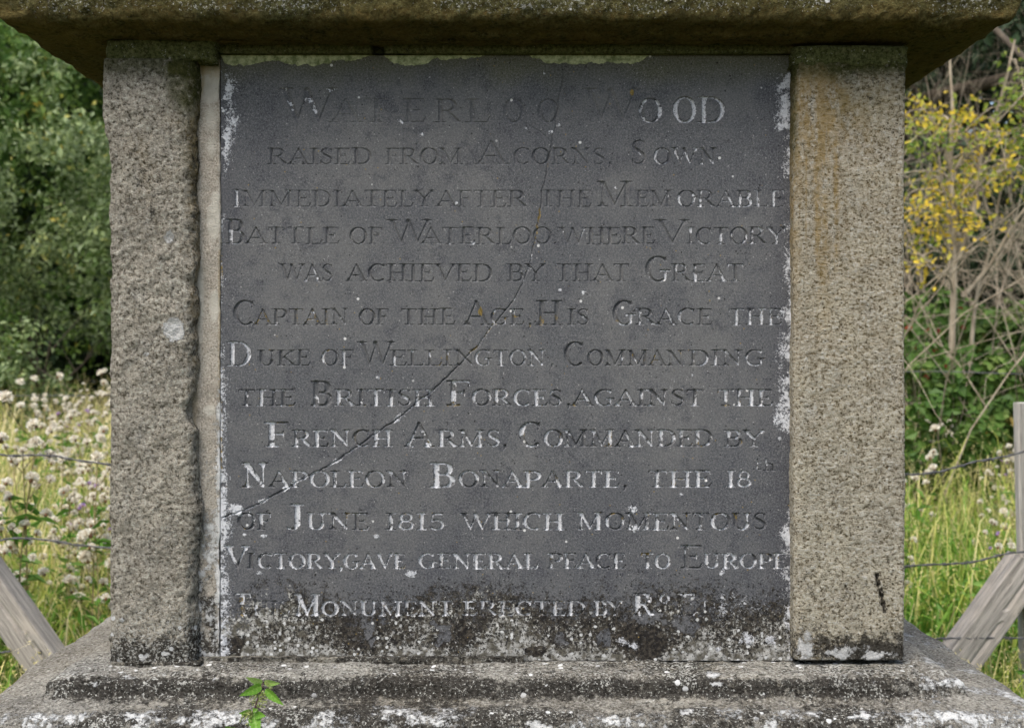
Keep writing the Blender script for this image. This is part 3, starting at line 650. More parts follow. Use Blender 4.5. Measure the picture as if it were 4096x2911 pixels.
def build_monument():
    mon = thing('monument', 'square gritstone monument framing a dark engraved slate tablet', 'monument', (0, 0, 0))
    build_tablet(mon)
    # ---- left pillar
    xl, xr_ = pt(424, 0, PF)[0], pt(783, 0, PF)[0]
    zb = pt(0, 2655, PF)[2]; zt = pt(0, 236, PF)[2]
    def dl(x, y, z):
        big = fbm(x * 7 + 3, y * 7, z * 7, 4) * 0.0035
        mid = fbm(x * 45, y * 45, z * 45, 4) * 0.0030
        fine = fbm(x * 170, y * 170, z * 170, 3) * 0.0013
        u, v = uv(x, y, z)
        # outer arris knocked back below the top third, ragged right edge low down
        bite = -0.006 * sstep(520, 600, v) * sstep(500, 424, u) + 0.003 * sstep(600, 430, v) * sstep(480, 424, u)
        bite += -0.004 * sstep(730, 800, u) * (0.4 + fbm(z * 22, x * 0, octs=3)) - 0.010 * blob(u, v, 800, 1650, 45, 60) + .004 * blob(u, v, 800, 1900, 60, 250)
        return big + mid + fine + bite
    def pl_(x, y, z):
        u, v = uv(x, y, z)
        n1 = fbm(x * 14, y * 14, z * 14, 4); n2 = fbm(x * 50, y * 50, z * 50, 3)
        white = 0.80 * blob(u + 6 * n2, v + 8 * n2, 678, 952, 24, 30) + 0.85 * blob(u + 8 * n2, v + 8 * n2, 693, 1318, 42, 48) + .75 * blob(u, v, 585, 1415, 10, 10) + .6 * blob(u, v, 485, 2478, 13, 12)
        white += .6 * blob(u, v, 660, 2630, 100, 18) * sstep(0, .6, n2) + .55 * sstep(2560, 2640, v) * sstep(.1, .7, n2)
        dark = 0.16 + 0.85 * sstep(2470, 2640, v + 40 * n1) + 0.25 * sstep(.1, .8, n1) * sstep(1100, 700, v) + 0.22 * sstep(730, 800, u) * sstep(400, 900, v)  # last term paints shade down the inner side of the pillar
        speck = 0.10 + 0.22 * sstep(2300, 2560, v + 60 * n1) + .08 * sstep(900, 1800, v)
        moss = sstep(330, 250, v + 30 * n1) * .8 + .75 * blob(u, v, 740, 330, 80, 110) + .35 * sstep(690, 800, u + 60 * n1) * sstep(1100, 500, v) + .18 * sstep(2540, 2640, v)
        ochre = .55 * blob(u, v, 500, 330, 90, 110) * sstep(-.3, .6, n1) + .55 * sstep(740, 790, u + 20 * n2) * sstep(1900, 900, v) + .35 * sstep(.2, .8, n1) * sstep(1000, 300, v) + .12
        return dict(white=white, dark=dark, speck=speck, moss=moss, ochre=ochre)
    prism('pillar', rounded(xl, xr_, PF, 0.14, (0.006, 0.022, 0.008, 0.008)), zb, zt, 0.0028, dl, pl_, M_left, mon, label='grey rough pillar on the left with pale lichen spots')
    # ---- right pillar
    xl2, xr2 = pt(3178, 0, PF)[0], pt(3622, 0, PF)[0]
    zb2 = pt(0, 2640, PF)[2]; zt2 = pt(0, 250, PF)[2]
    CK = [(3508, 2300), (3516, 2345), (3528, 2385), (3534, 2420), (3540, 2446)]
    def dr(x, y, z):
        u, v = uv(x, y, z)
        d = fbm(x * 6 + 9, y * 6, z * 5, 4) * 0.0022 + fbm(x * 60, y * 60, z * 90, 3) * 0.0008 + fbm(x * 190, y * 190, z * 240, 3) * 0.0008
        for (ax, ay), (bx, by) in zip(CK[:-1], CK[1:]):
            dx, dy = bx - ax, by - ay
            tt = np.clip(((u - ax) * dx + (v - ay) * dy) / (dx * dx + dy * dy), 0, 1)
            d = d - 0.010 * np.clip(1 - np.hypot(u - ax - tt * dx, v - ay - tt * dy) / 10, 0, 1) * (y < PF + .02)
        return d
    def pr_(x, y, z):
        u, v = uv(x, y, z)
        n1 = fbm(x * 14, y * 14, z * 14 + 7, 4); n2 = fbm(x * 50, y * 50, z * 50, 3); ns = fbm(x * 110, y * 0, z * 3, 3)
        white = .66 * blob(u + 12 * n2, v + 16 * n2, 3222, 2575, 28, 55, .5) + .58 * blob(u + 20 * n2, v + 12 * n1, 3440, 2610, 190, 34, .6) * sstep(-.6, .3, n2) + .5 * sstep(2590, 2640, v) * sstep(0, .6, n2)
        dark = 0.06 + .22 * sstep(1000, 300, v + 100 * n1) * sstep(3280, 3420, u) + .48 * blob(u + 30 * n1, v + 30 * n1, 3490, 2600, 150, 60, .8) + .26 * sstep(2450, 2640, v + 50 * n1) + .2 * sstep(2150, 2350, v + 60 * n1) + .20 * sstep(2700, 1100, u + 0 * v) * 0
        for (ax, ay), (bx, by) in zip(CK[:-1], CK[1:]):
            dx, dy = bx - ax, by - ay
            tt = np.clip(((u - ax) * dx + (v - ay) * dy) / (dx * dx + dy * dy), 0, 1)
            dark = np.maximum(dark, 1.4 * np.clip(1 - np.hypot(u - ax - tt * dx, v - ay - tt * dy) / 11, 0, 1) * (y < PF + .02))  # shade inside the crack, painted through the dark mask
        speck = .04 + .25 * sstep(2540, 2640, v)
        moss = sstep(330, 262, v + 24 * n1) * .85 + .35 * sstep(620, 330, v + 100 * n1) * sstep(3260, 3400, u) + .8 * sstep(3200, 3178, u) * sstep(760, 500, v)
        ochre = .95 * blob(u + 40 * n1, v + 60 * n1, 3275, 400, 85, 120, .7) + .35 * blob(u, v, 3420, 480, 120, 160, .8) * sstep(-.2, .5, n2) + .55 * sstep(.0, .5, ns) * sstep(1500, 900, v) * sstep(3420, 3300, u) + .60 * sstep(900, 300, v + 120 * n1) * sstep(3420, 3220, u + 40 * n1) + .35 * sstep(.2, .8, n1) * sstep(1000, 300, v) + .5 * sstep(3215, 3180, u) * sstep(1500, 600, v) + .75 * np.exp(-((u - 3345 + 8 * n1) / 9) ** 2) * sstep(500, 600, v) * sstep(1150, 1000, v) + .7 * np.exp(-((u - 3265 + 8 * n1) / 8) ** 2) * sstep(1100, 900, v) + .18 * sstep(2300, 900, v) + .1
        return dict(white=white, dark=dark, speck=speck, moss=moss, ochre=np.clip(ochre, 0, 1))
    prism('pillar', rounded(xl2, xr2, PF, 0.14, (0.013, 0.006, 0.008, 0.008)), zb2, zt2, 0.0026, dr, pr_, M_right, mon, label='buff pillar on the right with rusty streaks and a short crack')
    # ---- mossy mortar beds on top of the pillars
    def dm(x, y, z): return fbm(x * 22, y * 30, z * 40, 4) * 0.0042 + fbm(x * 120, y * 120, z * 120, 3) * 0.0016
    def pm(x, y, z):
        n2 = fbm(x * 50, y * 50, z * 50, 3)
        return dict(moss=np.full(x.shape, .9), speck=.16 + .16 * n2, dark=.15 + 0 * x, white=0 * x, ochre=.1 + 0 * x)
    for (a, b, t0, t1, c) in ((412, 862, 184, 243, 0.012), (3172, 3645, 208, 258, 0.014)):
        ax, bx = pt(a, 0, PF - .006)[0], pt(b, 0, PF - .006)[0]
        prism('mortar_bed', rounded(ax, bx, PF - .004, .12, (c, c, c, c)), pt(0, t1, PF)[2], pt(0, t0 - 22, PF)[2], 0.003, dm, pm, M_mossmort, mon, rag=.007)
    # ---- pale mortar strip beside the left pillar
    def ds(x, y, z): return fbm(x * 12, y * 12, z * 12, 3) * 0.0015 + fbm(x * 60, y * 60, z * 60, 3) * 0.0011 + fbm(x * 140, y * 140, z * 140, 2) * 0.0007
    def ps(x, y, z):
        u, v = uv(x, y, z)
        n1 = fbm(x * 18, y * 18, z * 18, 4); n2 = fbm(x * 60, y * 60, z * 60, 4)
        white = .56 * sstep(1500, 2150, v + 120 * n1) * sstep(-.6, .4, n2) + .5 * sstep(30, 5, 882 - u + 10 * n2) * sstep(1300, 1600, v) + .5 * sstep(60, 10, 860 - u + 30 * n1) * sstep(700, 900, v) * 0
        dark = .18 * sstep(1900, 2200, v) + .72 * sstep(2300, 2480, v + 60 * n1) * sstep(-.7, .3, n2) + .7 * sstep(2520, 2640, v) + .12
        ochre = .75 * blob(u, v, 800, 300, 18, 90) + .5 * blob(u, v, 850, 260, 40, 60) + .6 * sstep(14, 2, 882 - u) * sstep(1900, 1300, v) * (v > 1000) + .10 * sstep(900, 300, v) + .45 * sstep(800, 783, u)
        speck = .22 * sstep(1700, 2300, v) + .16 * sstep(2350, 2500, v)
        pale = 0 * x
        for (bu, bv, rx, ry, so) in [(838, 320, 44, 100, .12), (846, 480, 24, 46, .5), (846, 590, 18, 36, .7), (856, 880, 26, 84, .15), (862, 790, 20, 24, .1), (838, 1640, 24, 22, .1), (800, 1180, 14, 160, .6), (860, 1230, 20, 60, .3)]:
            pale = np.maximum(pale, blob(u + .25 * rx * n2, v + .15 * ry * n2, bu, bv, rx, ry, so))
        return dict(pale=pale, white=white, dark=dark, ochre=ochre, speck=speck, moss=.45 * sstep(300, 240, v) + .15 * sstep(2560, 2640, v))
    prism('mortar_strip', rounded(pt(770, 0, 0)[0], pt(881, 0, 0)[0], -0.0025, 0.03, (.002, .0015, .001, .001)), zbase, pt(0, 240, 0)[2], 0.0028, ds, ps, M_mort, mon)
    # ---- mossy mortar fillet over the slate
    def pf(x, y, z):
        n2 = fbm(x * 30, y * 50, z * 80, 3)
        return dict(moss=np.full(x.shape, .85), speck=.1 + 0 * x, dark=.2 + .1 * n2, white=0 * x, ochre=.2 + .3 * n2)
    def df(x, y, z): return fbm(x * 18, y * 30, z * 90, 4) * 0.0013 + fbm(x * 120, y * 120, z * 120, 2) * .0006 - .024 * (np.abs(x + .215) < .0095)
    prism('mortar_fillet', [(pt(881, 0, 0)[0], -.010), (pt(3172, 0, 0)[0], -.010), (pt(3172, 0, 0)[0], .03), (pt(881, 0, 0)[0], .03)], ztop + .0005, ztop + 0.0165, 0.0035, df, pf, M_mossmort, mon)
    # ---- core behind
    def dc(x, y, z): return fbm(x * 8, y * 8, z * 8, 3) * 0.003 + fbm(x * 60, y * 60, z * 60, 2) * .001
    def pc(x, y, z): return dict(dark=.2 + 0 * x, speck=.15 + 0 * x, moss=.2 + 0 * x, ochre=.2 + 0 * x)
    prism('core', rounded(-0.615, 0.60, .06, 1.25, (.01,) * 4), zbase - .02, ztop + .02, 0.02, dc, pc, M_left, mon)
    # ---- cornice
    hx = 0.640; cx = -0.010; zc = ztop + 0.014
    prof = [(-.30, zc), (-.03, zc), (.0, zc + .0010), (.030, zc + .002), (.050, zc + .004), (.060, zc + .007), (.090, zc + .009), (.114, zc + .0125), (.128, zc + .017), (.136, zc + .025), (.140, zc + .038), (.142, zc + .06), (.142, zc + .08), (.136, zc + .14), (.12, zc + .17), (.02, zc + .19), (-.30, zc + .20)]
    def dcap(x, y, z):
        return fbm(x * 5, y * 5, z * 5 + 2, 4) * 0.0045 * sstep(zc + .003, zc + .03, z) + fbm(x * 40, y * 40, z * 40, 4) * 0.0040 + fbm(x * 130, y * 130, z * 130, 3) * 0.0026 * sstep(zc + .006, zc + .02, z)
    def pcap(x, y, z):
        n1 = fbm(x * 9, y * 9, z * 9, 4); n2 = fbm(x * 40, y * 40, z * 40, 3)
        up = sstep(zc + .012, zc + .045, z + .008 * n1)
        return dict(moss=.45 + .35 * n1 + .25 * up, ochre=.42 * (1 - up) + .2, speck=.02 + .28 * sstep(zc + .014, zc + .034, z + .008 * n1) * sstep(-.9, .3, n1), dark=.16 + .16 * n2, white=.26 * sstep(zc + .018, zc + .036, z) * sstep(-.1, .8, n1))  # pale specks and white above the lip paint its lit face
    swept('cornice', prof, hx, PF, 1.22, 0.0042, dcap, pcap, M_cap, mon, cx=cx, oy=lambda o: np.where(o > 0, o * .52, o))
    # ---- base mouldings
    zs = zbase - 0.003
    prof = [(.17, -.05), (.17, zs - .36), (.190, zs - .31), (.190, zs - .12), (.186, zs - .075), (.176, zs - .052), (.158, zs - .041), (.128, zs - .037), (.085, zs - .034), (.068, zs - .030), (.0605, zs - .022), (.0600, zs - .013), (.056, zs - .006), (.046, zs - .001), (.025, zs + .001), (-.06, zs + .001), (-.3, zs + .001)]
    def dbase(x, y, z):
        top = sstep(zs - .03, zs, z)
        d = fbm(x * 6, y * 6, z * 6 + 5, 4) * 0.0055 * (1 - .6 * top) + fbm(x * 36, y * 36, z * 36, 4) * 0.0030 + fbm(x * 140, y * 140, z * 140, 3) * 0.0011
        return d
    def pbase(x, y, z):
        n1 = fbm(x * 7, y * 7, z * 12 + 4, 4); n2 = fbm(x * 30, y * 30, z * 30, 3); n3 = fbm(x * 22 + 7, y * 22, z * 40, 4)
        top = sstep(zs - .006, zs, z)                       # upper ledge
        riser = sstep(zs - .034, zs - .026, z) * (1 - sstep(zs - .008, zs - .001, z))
        u, v = uv(x, y, z); fr = (y < -.02)
        lowr = sstep(2812, 2856, v + 26 * n1) * fr
        front = sstep(.03, -.06, y) * sstep(.80, .62, np.abs(x + .0))
        sidew = sstep(.62, .72, np.abs(x))
        cr = sstep(.55, .68, x)
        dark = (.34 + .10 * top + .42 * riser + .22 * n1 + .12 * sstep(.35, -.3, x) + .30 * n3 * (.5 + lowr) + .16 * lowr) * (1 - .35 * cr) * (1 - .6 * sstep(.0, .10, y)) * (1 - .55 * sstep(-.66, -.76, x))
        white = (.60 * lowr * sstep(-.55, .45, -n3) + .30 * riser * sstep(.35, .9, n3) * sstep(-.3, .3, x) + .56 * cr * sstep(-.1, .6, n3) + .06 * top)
        u, v = uv(x, y, z)
        for (bx, by, rx, ry) in ((515, 2708, 20, 12), (1780, 2895, 44, 22), (650, 2700, 8, 8), (540, 2868, 62, 24), (2860, 2695, 26, 16), (2870, 2735, 22, 12), (3480, 2868, 80, 20), (3800, 2860, 120, 30), (3700, 2735, 40, 28), (1300, 2885, 40, 14), (380, 2740, 12, 14), (2450, 2880, 60, 20), (2130, 2905, 60, 22), (2750, 2850, 30, 12)):
            white = np.maximum(white, .70 * blob(u + .8 * rx * n2, v + .8 * ry * n3, bx, by, rx, ry, .6) * (y < -.02))
        speck = .17 + .20 * top * sstep(.12, -.02, y) + .16 * sstep(.2, .8, n3) + .10 * riser + .10 * lowr
        return dict(dark=dark, white=white, speck=speck, moss=.10 + .12 * sstep(.3, .8, n1) + 0 * x, ochre=.10 + .10 * n1)
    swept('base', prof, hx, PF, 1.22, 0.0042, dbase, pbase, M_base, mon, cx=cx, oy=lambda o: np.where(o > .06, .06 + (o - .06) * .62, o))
    # soil and mortar scraps gathered at the foot of the slate
    def dj(x, y, z): return fbm(x * 25, y * 60, z * 120, 4) * 0.0026 + fbm(x * 120, y * 120, z * 120, 3) * .0009
    def pj(x, y, z):
        n = fbm(x * 30, y * 30, z * 30, 3)
        return dict(dark=.55 + .3 * n, speck=.22 + .1 * n, moss=.18 + 0 * x, ochre=.12 + 0 * x)
    for (a, b, yy, hh) in ((440, 800, PF - .004, .007), (790, 2100, -.010, .009)):
        prism('mortar_scrap', rounded(pt(a, 0, yy)[0], pt(b, 0, yy)[0], yy, yy + .02, (.004,) * 4), zbase - .005, zbase + hh - .003, 0.0028, dj, pj, M_base, mon)
    return mon

monument = build_monument()

# ------------------------------------------------------------------ land
def gz(x, y):
    x = np.asarray(x, float); y = np.asarray(y, float)
    return 0.30 * sstep(2.5, 8, y) + 0.5 * sstep(9, 30, y) + 0.03 * fbm(x * .5, y * .5, octs=2) * sstep(1.5, 3, y)
tg = NT('meadow_soil')
cg = tg.mix(tg.noise(3, 5), (0.05, 0.055, 0.018), (0.10, 0.085, 0.04))
cg = tg.mix(tg.sm(tg.noise(40, 5), .45, .7), cg, (0.03, 0.022, 0.012))
M_soil = tg.done(cg, 1, tg.bump(tg.noise(30, 6), .02))
gx = np.concatenate([np.linspace(-200, -12, 14), np.linspace(-11, 11, 80), np.linspace(12, 200, 14)])
gy = np.concatenate([np.linspace(-60, -4, 8), np.linspace(-3, 14, 70), np.linspace(15, 250, 24)])
GX, GY = np.meshgrid(gx, gy); GZ = gz(GX, GY)
gi = np.arange(GX.size).reshape(GX.shape)
obj('ground', mesh_np('ground', np.stack([GX, GY, GZ], -1).reshape(-1, 3), np.stack([gi[:-1, :-1], gi[:-1, 1:], gi[1:, 1:], gi[1:, :-1]], -1).reshape(-1, 4), M_soil), kind='structure')

# ------------------------------------------------------------------ plant materials
def leaf_mat(name, cols, transl=0.35, rough=0.55, tint='v', spec=.25):
    t = NT(name)
    n = t.n.new('ShaderNodeValToRGB'); cr = n.color_ramp
    while len(cr.elements) < len(cols): cr.elements.new(0.5)
    for e_, (p, c) in zip(cr.elements, cols): e_.position = p; e_.color = (*c, 1)
    t.l.new(t.attr(tint), n.inputs[0])
    t.done(n.outputs[0], rough, None, spec)
    tr = t.n.new('ShaderNodeBsdfTranslucent'); t.l.new(n.outputs[0], tr.inputs[0])
    mx = t.n.new('ShaderNodeMixShader'); mx.inputs[0].default_value = transl
    t.l.new(t.b.outputs[0], mx.inputs[1]); t.l.new(tr.outputs[0], mx.inputs[2]); t.l.new(mx.outputs[0], t.out.inputs[0])
    return t.m
M_sallow = leaf_mat('sallow_leaf', [(0, (.05, .10, .02)), (.35, (.12, .18, .045)), (.62, (.22, .28, .14)), (.86, (.34, .42, .17)), (1, (.60, .48, .07))], spec=.5)
M_hazel = leaf_mat('hedge_leaf', [(0, (.05, .11, .02)), (.5, (.10, .18, .035)), (.85, (.20, .28, .06)), (1, (.5, .38, .05))])
M_dark = leaf_mat('evergreen_needle', [(0, (.018, .035, .014)), (.6, (.03, .055, .022)), (1, (.05, .08, .035))], .15)
M_bramble = leaf_mat('bramble_leaf', [(0, (.035, .085, .012)), (.5, (.075, .145, .025)), (.9, (.15, .21, .05)), (1, (.27, .17, .04))], spec=.25)
M_yellow = leaf_mat('autumn_leaf', [(0, (.13, .22, .04)), (.35, (.30, .34, .05)), (.55, (.62, .48, .05)), (1, (.80, .56, .07))], .45)
M_red = leaf_mat('red_leaf', [(0, (.10, .02, .012)), (1, (.24, .04, .015))], .4)
M_grass = leaf_mat('grass_blade', [(0, (.08, .19, .02)), (.35, (.17, .31, .04)), (.58, (.38, .42, .08)), (.78, (.60, .53, .20)), (1, (.74, .65, .38))], .4, .6)
M_weed = leaf_mat('weed_leaf', [(0, (.07, .17, .02)), (.6, (.13, .27, .04)), (1, (.20, .33, .08))], .4)
M_fluff = leaf_mat('thistle_down', [(0, (.52, .44, .31)), (.4, (.84, .80, .70)), (1, (.94, .92, .85))], .4, .9)
M_brown = leaf_mat('dry_bract', [(0, (.10, .05, .025)), (1, (.26, .15, .08))], .1, .9)
M_mauve = leaf_mat('thistle_flower', [(0, (.34, .20, .46)), (1, (.48, .32, .62))], .3, .8)
def bark_mat(name, a, b, sc_=60):
    t = NT(name); n = t.noise(sc_, 5, .7, t.map((1, 1, .25)))
    return t.done(t.mix(t.sm(n, .35, .65), a, b), .9, t.bump(n, .004), .2)
M_bark = bark_mat('bark', (.05, .04, .03), (.11, .09, .065))
M_twig = bark_mat('twig_bark', (.20, .16, .11), (.36, .31, .23), 30)
M_stalk = bark_mat('dry_stalk', (.16, .14, .05), (.32, .26, .13), 30)

def tubes(paths, sides=5):
    """paths: list of (k,4) arrays x,y,z,r -> verts, quads"""
    V, Q, n = [], [], 0
    for P in paths:
        P = np.asarray(P, float)
        t = np.gradient(P[:, :3], axis=0); t /= np.linalg.norm(t, axis=1, keepdims=True) + 1e-9
        ref = np.array([0.31, 0.2, 0.1]) if abs(t[0, 2]) > .8 else np.array([0.05, 0.02, 1.0])
        a = np.cross(t, ref); a /= np.linalg.norm(a, axis=1, keepdims=True) + 1e-9
        b = np.cross(t, a)
        ang = np.linspace(0, 2 * np.pi, sides, endpoint=False)
        R = P[:, None, :3] + P[:, None, 3:4] * (np.cos(ang)[None, :, None] * a[:, None] + np.sin(ang)[None, :, None] * b[:, None])
        k = len(P)
        idx = np.arange(k * sides).reshape(k, sides) + n; nx = np.roll(idx, -1, 1)
        V.append(R.reshape(-1, 3)); Q.append(np.stack([idx[:-1], nx[:-1], nx[1:], idx[1:]], -1).reshape(-1, 4))
        n += k * sides
    return np.vstack(V), np.vstack(Q)

def leaves(pos, nrm, size, r, asp=0.5, fold=0.12):
    """bent rhombic leaves: 4 verts, 2 tris each"""
    n = len(pos)
    d = r.normal(size=(n, 3)); d -= (d * nrm).sum(1, keepdims=True) * nrm
    d /= np.linalg.norm(d, axis=1, keepdims=True) + 1e-9
    s = np.cross(nrm, d)
    L = size[:, None]
    a = pos - d * L * .5; c = pos + d * L * .5 - nrm * L * .1
    b = pos + s * L * asp * .5 + nrm * L * fold; e_ = pos - s * L * asp * .5 + nrm * L * fold
    V = np.stack([a, b, c, e_], 1).reshape(-1, 3)
    i = np.arange(n)[:, None] * 4
    F = np.concatenate([i + np.array([0, 1, 2]), i + np.array([0, 2, 3])])
    return V, F

def crown(name, seed, n, lobes, leafsize, mat, asp=.5, shell=.55, up=.35):
    r = np.random.default_rng(seed)
    L = np.array(lobes, float)         # cx cy cz rx ry rz
    w = L[:, 3] * L[:, 4] + L[:, 4] * L[:, 5]; w /= w.sum()
    # secondary clumps on each lobe
    nc = max(30, n // 60)
    k = r.choice(len(L), nc, p=w)
    d = r.normal(size=(nc, 3)); d /= np.linalg.norm(d, axis=1, keepdims=True)
    cc = L[k, :3] + d * L[k, 3:] * (shell + (1 - shell) * r.random((nc, 1)) ** .6)
    ci = r.integers(0, nc, n)
    rad = .10 + .12 * r.random((nc, 1))
    off = r.normal(size=(n, 3)); off /= np.linalg.norm(off, axis=1, keepdims=True)
    pos = cc[ci] + off * rad[ci] * (r.random((n, 1)) ** .45) * np.mean(L[:, 3:]) * 1.5
    nrm = off + d[ci] * .5 + np.array([0, 0, up]) + r.normal(size=(n, 3)) * .5
    nrm /= np.linalg.norm(nrm, axis=1, keepdims=True)
    V, F = leaves(pos, nrm, leafsize * (.6 + .8 * r.random(n)), r, asp)
    cv = r.random(nc)
    v = np.clip(.45 * cv[ci] + .55 * r.random(n), 0, 1) ** 1.1
    return mesh_np(name, V, F, mat, {'v': np.repeat(v, 4)}, smooth=False)

def branching(r, base, d, length, rad, depth, out, spread=.5, droop=0.0, curve=.25, tips=None, kids=(2, 4)):
    p = np.array(base, float); d = np.array(d, float); d /= np.linalg.norm(d)
    n = 6; path = [(*p, rad)]
    pts = [p.copy()]; ds = [d.copy()]
    for i in range(n):
        d = d + r.normal(size=3) * curve * .35 + np.array([0, 0, -droop]); d /= np.linalg.norm(d)
        p = p + d * length / n
        path.append((*p, rad * (1 - .65 * (i + 1) / n))); pts.append(p.copy()); ds.append(d.copy())
    out.append(path)
    if depth == 0:
        if tips is not None: tips.extend(pts[2:])
        return
    for k in range(r.integers(kids[0], kids[1] + 1)):
        i = r.integers(2, n + 1)
        nd = ds[i] + r.normal(size=3) * spread
        branching(r, pts[i], nd, length * r.uniform(.5, .8), path[i][3] * .68, depth - 1, out, spread, droop, curve, tips, kids)

# ------------------------------------------------------------------ trees and shrubs
def far_tree(seed, lobes, leaf, mat, n, h, trunkr):
    me = crown('crown', seed, n, lobes, leaf, mat)
    r = np.random.default_rng(seed + 1); out = []
    branching(r, (0, 0, -.2), (0, 0, 1), h * (.8 if h > 5 else .45), trunkr, 2, out, .8, 0, .12, kids=(4, 6))
    v, q = tubes(out, 6)
    return me, mesh_np('trunk', v, q, M_bark)
ev = []
for s in range(2):
    r = np.random.default_rng(40 + s)
    lob = [(r.uniform(-.5, .5), r.uniform(-.5, .5), z, 1.9 * (1 - (z / 11)) + .5, 1.9 * (1 - z / 11) + .5, .9) for z in np.linspace(1.0, 9.5, 9)]
    ev.append(far_tree(50 + s, lob, .13, M_dark, 16000, 9.5, .16))
bs = []
for s in range(3):
    r = np.random.default_rng(60 + s)
    lob = [(r.uniform(-1.1, 1.1), r.uniform(-.9, .9), r.uniform(.5, 3.0), r.uniform(.6, 1.0), r.uniform(.6, .9), r.uniform(.55, .9)) for _ in range(9)]
    bs.append(far_tree(70 + s, lob, .062, M_sallow if s < 2 else M_hazel, 17000, 3.0, .05))
br = []
for s in range(2):
    r = np.random.default_rng(80 + s)
    lob = [(r.uniform(-1.0, 1.0), r.uniform(-.6, .6), r.uniform(.1, .75), r.uniform(.5, .8), r.uniform(.4, .6), r.uniform(.3, .5)) for _ in range(7)]
    me = crown('foliage', 90 + s, 11000, lob, .055, M_bramble, .7)
    r2 = np.random.default_rng(95 + s); out = []
    for k in range(22):
        branching(r2, (r2.uniform(-1.2, 1.2), r2.uniform(-.5, .3), 0), (r2.uniform(-.5, .5), r2.uniform(-.6, .2), 1), 1.9, .005, 1, out, .5, .14, .35, kids=(1, 2))
    v, q = tubes(out, 4)
    br.append((me, mesh_np('cane', v, q, M_twig)))

def place(name, kind, meshes, partnames, loc, rz, s, label, cat, group):
    t = thing(name, label, cat, loc, rz, group)
    t.scale = (s, s, s)
    for me, pn in zip(meshes, partnames): obj(pn, me, t)
    return t
prs = random.Random(12)
# dark evergreens closing the view
xs_ = [-13, -10.5, -8.2, -6.2, -4.2, -2, .5, 2.6, 4.4, 6.6, 9, 11.6, 14]
for i, x in enumerate(xs_):
    y = 13 + prs.uniform(-1, 1.2)
    place('evergreen_tree', 0, ev[i % 2], ('crown', 'trunk'), (x, y, float(gz(x, y))), prs.uniform(0, 6), prs.uniform(.95, 1.25), 'tall dark evergreen tree in the wood behind the monument', 'tree', 'dark trees of the wood behind')
for i, (x, y) in enumerate([(4.3, 10.6), (5.9, 11.2), (3.2, 11.4), (-5.8, 12.0)]):
    place('evergreen_tree', 0, ev[i % 2], ('crown', 'trunk'), (x, y, float(gz(x, y))), i * 1.3, 1.0, ['dark evergreen right behind the bare pale twigs', 'dark evergreen beyond the right edge of the twiggy tangle', 'dark evergreen showing above the yellow sapling', 'dark evergreen above the sallows at top left'][i], 'tree', 'dark trees of the wood behind')
for i, x in enumerate([-15, -11.5, -7.5, -4.8, -1, 3, 7.3, 11, 15]):
    y = 17 + prs.uniform(-1, 1.5)
    place('evergreen_tree', 0, ev[(i + 1) % 2], ('crown', 'trunk'), (x, y, float(gz(x, y))), prs.uniform(0, 6), prs.uniform(1.3, 1.6), 'tall dark evergreen tree in the wood behind the monument', 'tree', 'dark trees of the wood behind')
# sallows on the left, hedge behind the monument
for i, (x, y, s, k, lab) in enumerate([(-4.0, 7.9, .84, 0, 'grey green sallow bush nearest the left pillar beyond the thistles'), (-5.5, 8.4, .92, 1, 'grey green sallow bush at the left edge of the view'), (-4.75, 7.3, .52, 2, 'low green bush at the foot of the sallows on the left'),
                            (-5.6, 10.9, 1.45, 2, 'taller dark bush rising behind the sallows at top left'),
                            (-2.6, 8.8, 1.05, 1, 'leafy bush hidden mostly behind the left pillar'), (-7.3, 8.8, 1.2, 0, 'broad sallow bush beyond the left edge'), (-.9, 9.4, 1.05, 2, 'green hedge bush behind the monument on its left half'), (.9, 9.6, 1.0, 0, 'green hedge bush behind the monument on its right half'), (-9.6, 9.2, 1.25, 2, 'outermost leafy bush far to the left'),
                            (7.4, 9.2, 1.1, 1, 'leafy bush far to the right past the twiggy tree'), (9.8, 9.6, 1.2, 2, 'outermost leafy bush far to the right')]):
    place('bush', 0, bs[k], ('foliage', 'stem'), (x, y, float(gz(x, y)) - .1), i * 1.7, s, lab, 'bush', 'bushes along the edge of the meadow')
# bramble bank on the right
for i, (x, y, s, lab) in enumerate([(2.55, 5.0, 1.15, 'low bramble mound in front, just right of the right pillar'),
                               (3.45, 5.2, 1.2, 'dark bramble mound between the pillar and the wooden post'),
                               (2.75, 5.9, 1.12, 'bramble mound just right of the right pillar'), (4.1, 6.1, 1.3, 'bramble mound behind the wooden post on the right'), (3.3, 6.9, 1.45, 'bramble mound at the foot of the yellow-leaved sapling'), (5.6, 6.6, 1.1, 'bramble mound beyond the right edge'), (1.2, 6.6, .9, 'low bramble mound hidden behind the right half of the monument'), (4.9, 7.6, 1.2, 'rear bramble mound under the bare twigs')]):
    place('bramble', 0, br[i % 2], ('foliage', 'cane'), (x, y, float(gz(x, y)) - .02), i * 2.2 + .4, s, lab, 'bramble', 'brambles on the bank at the right')

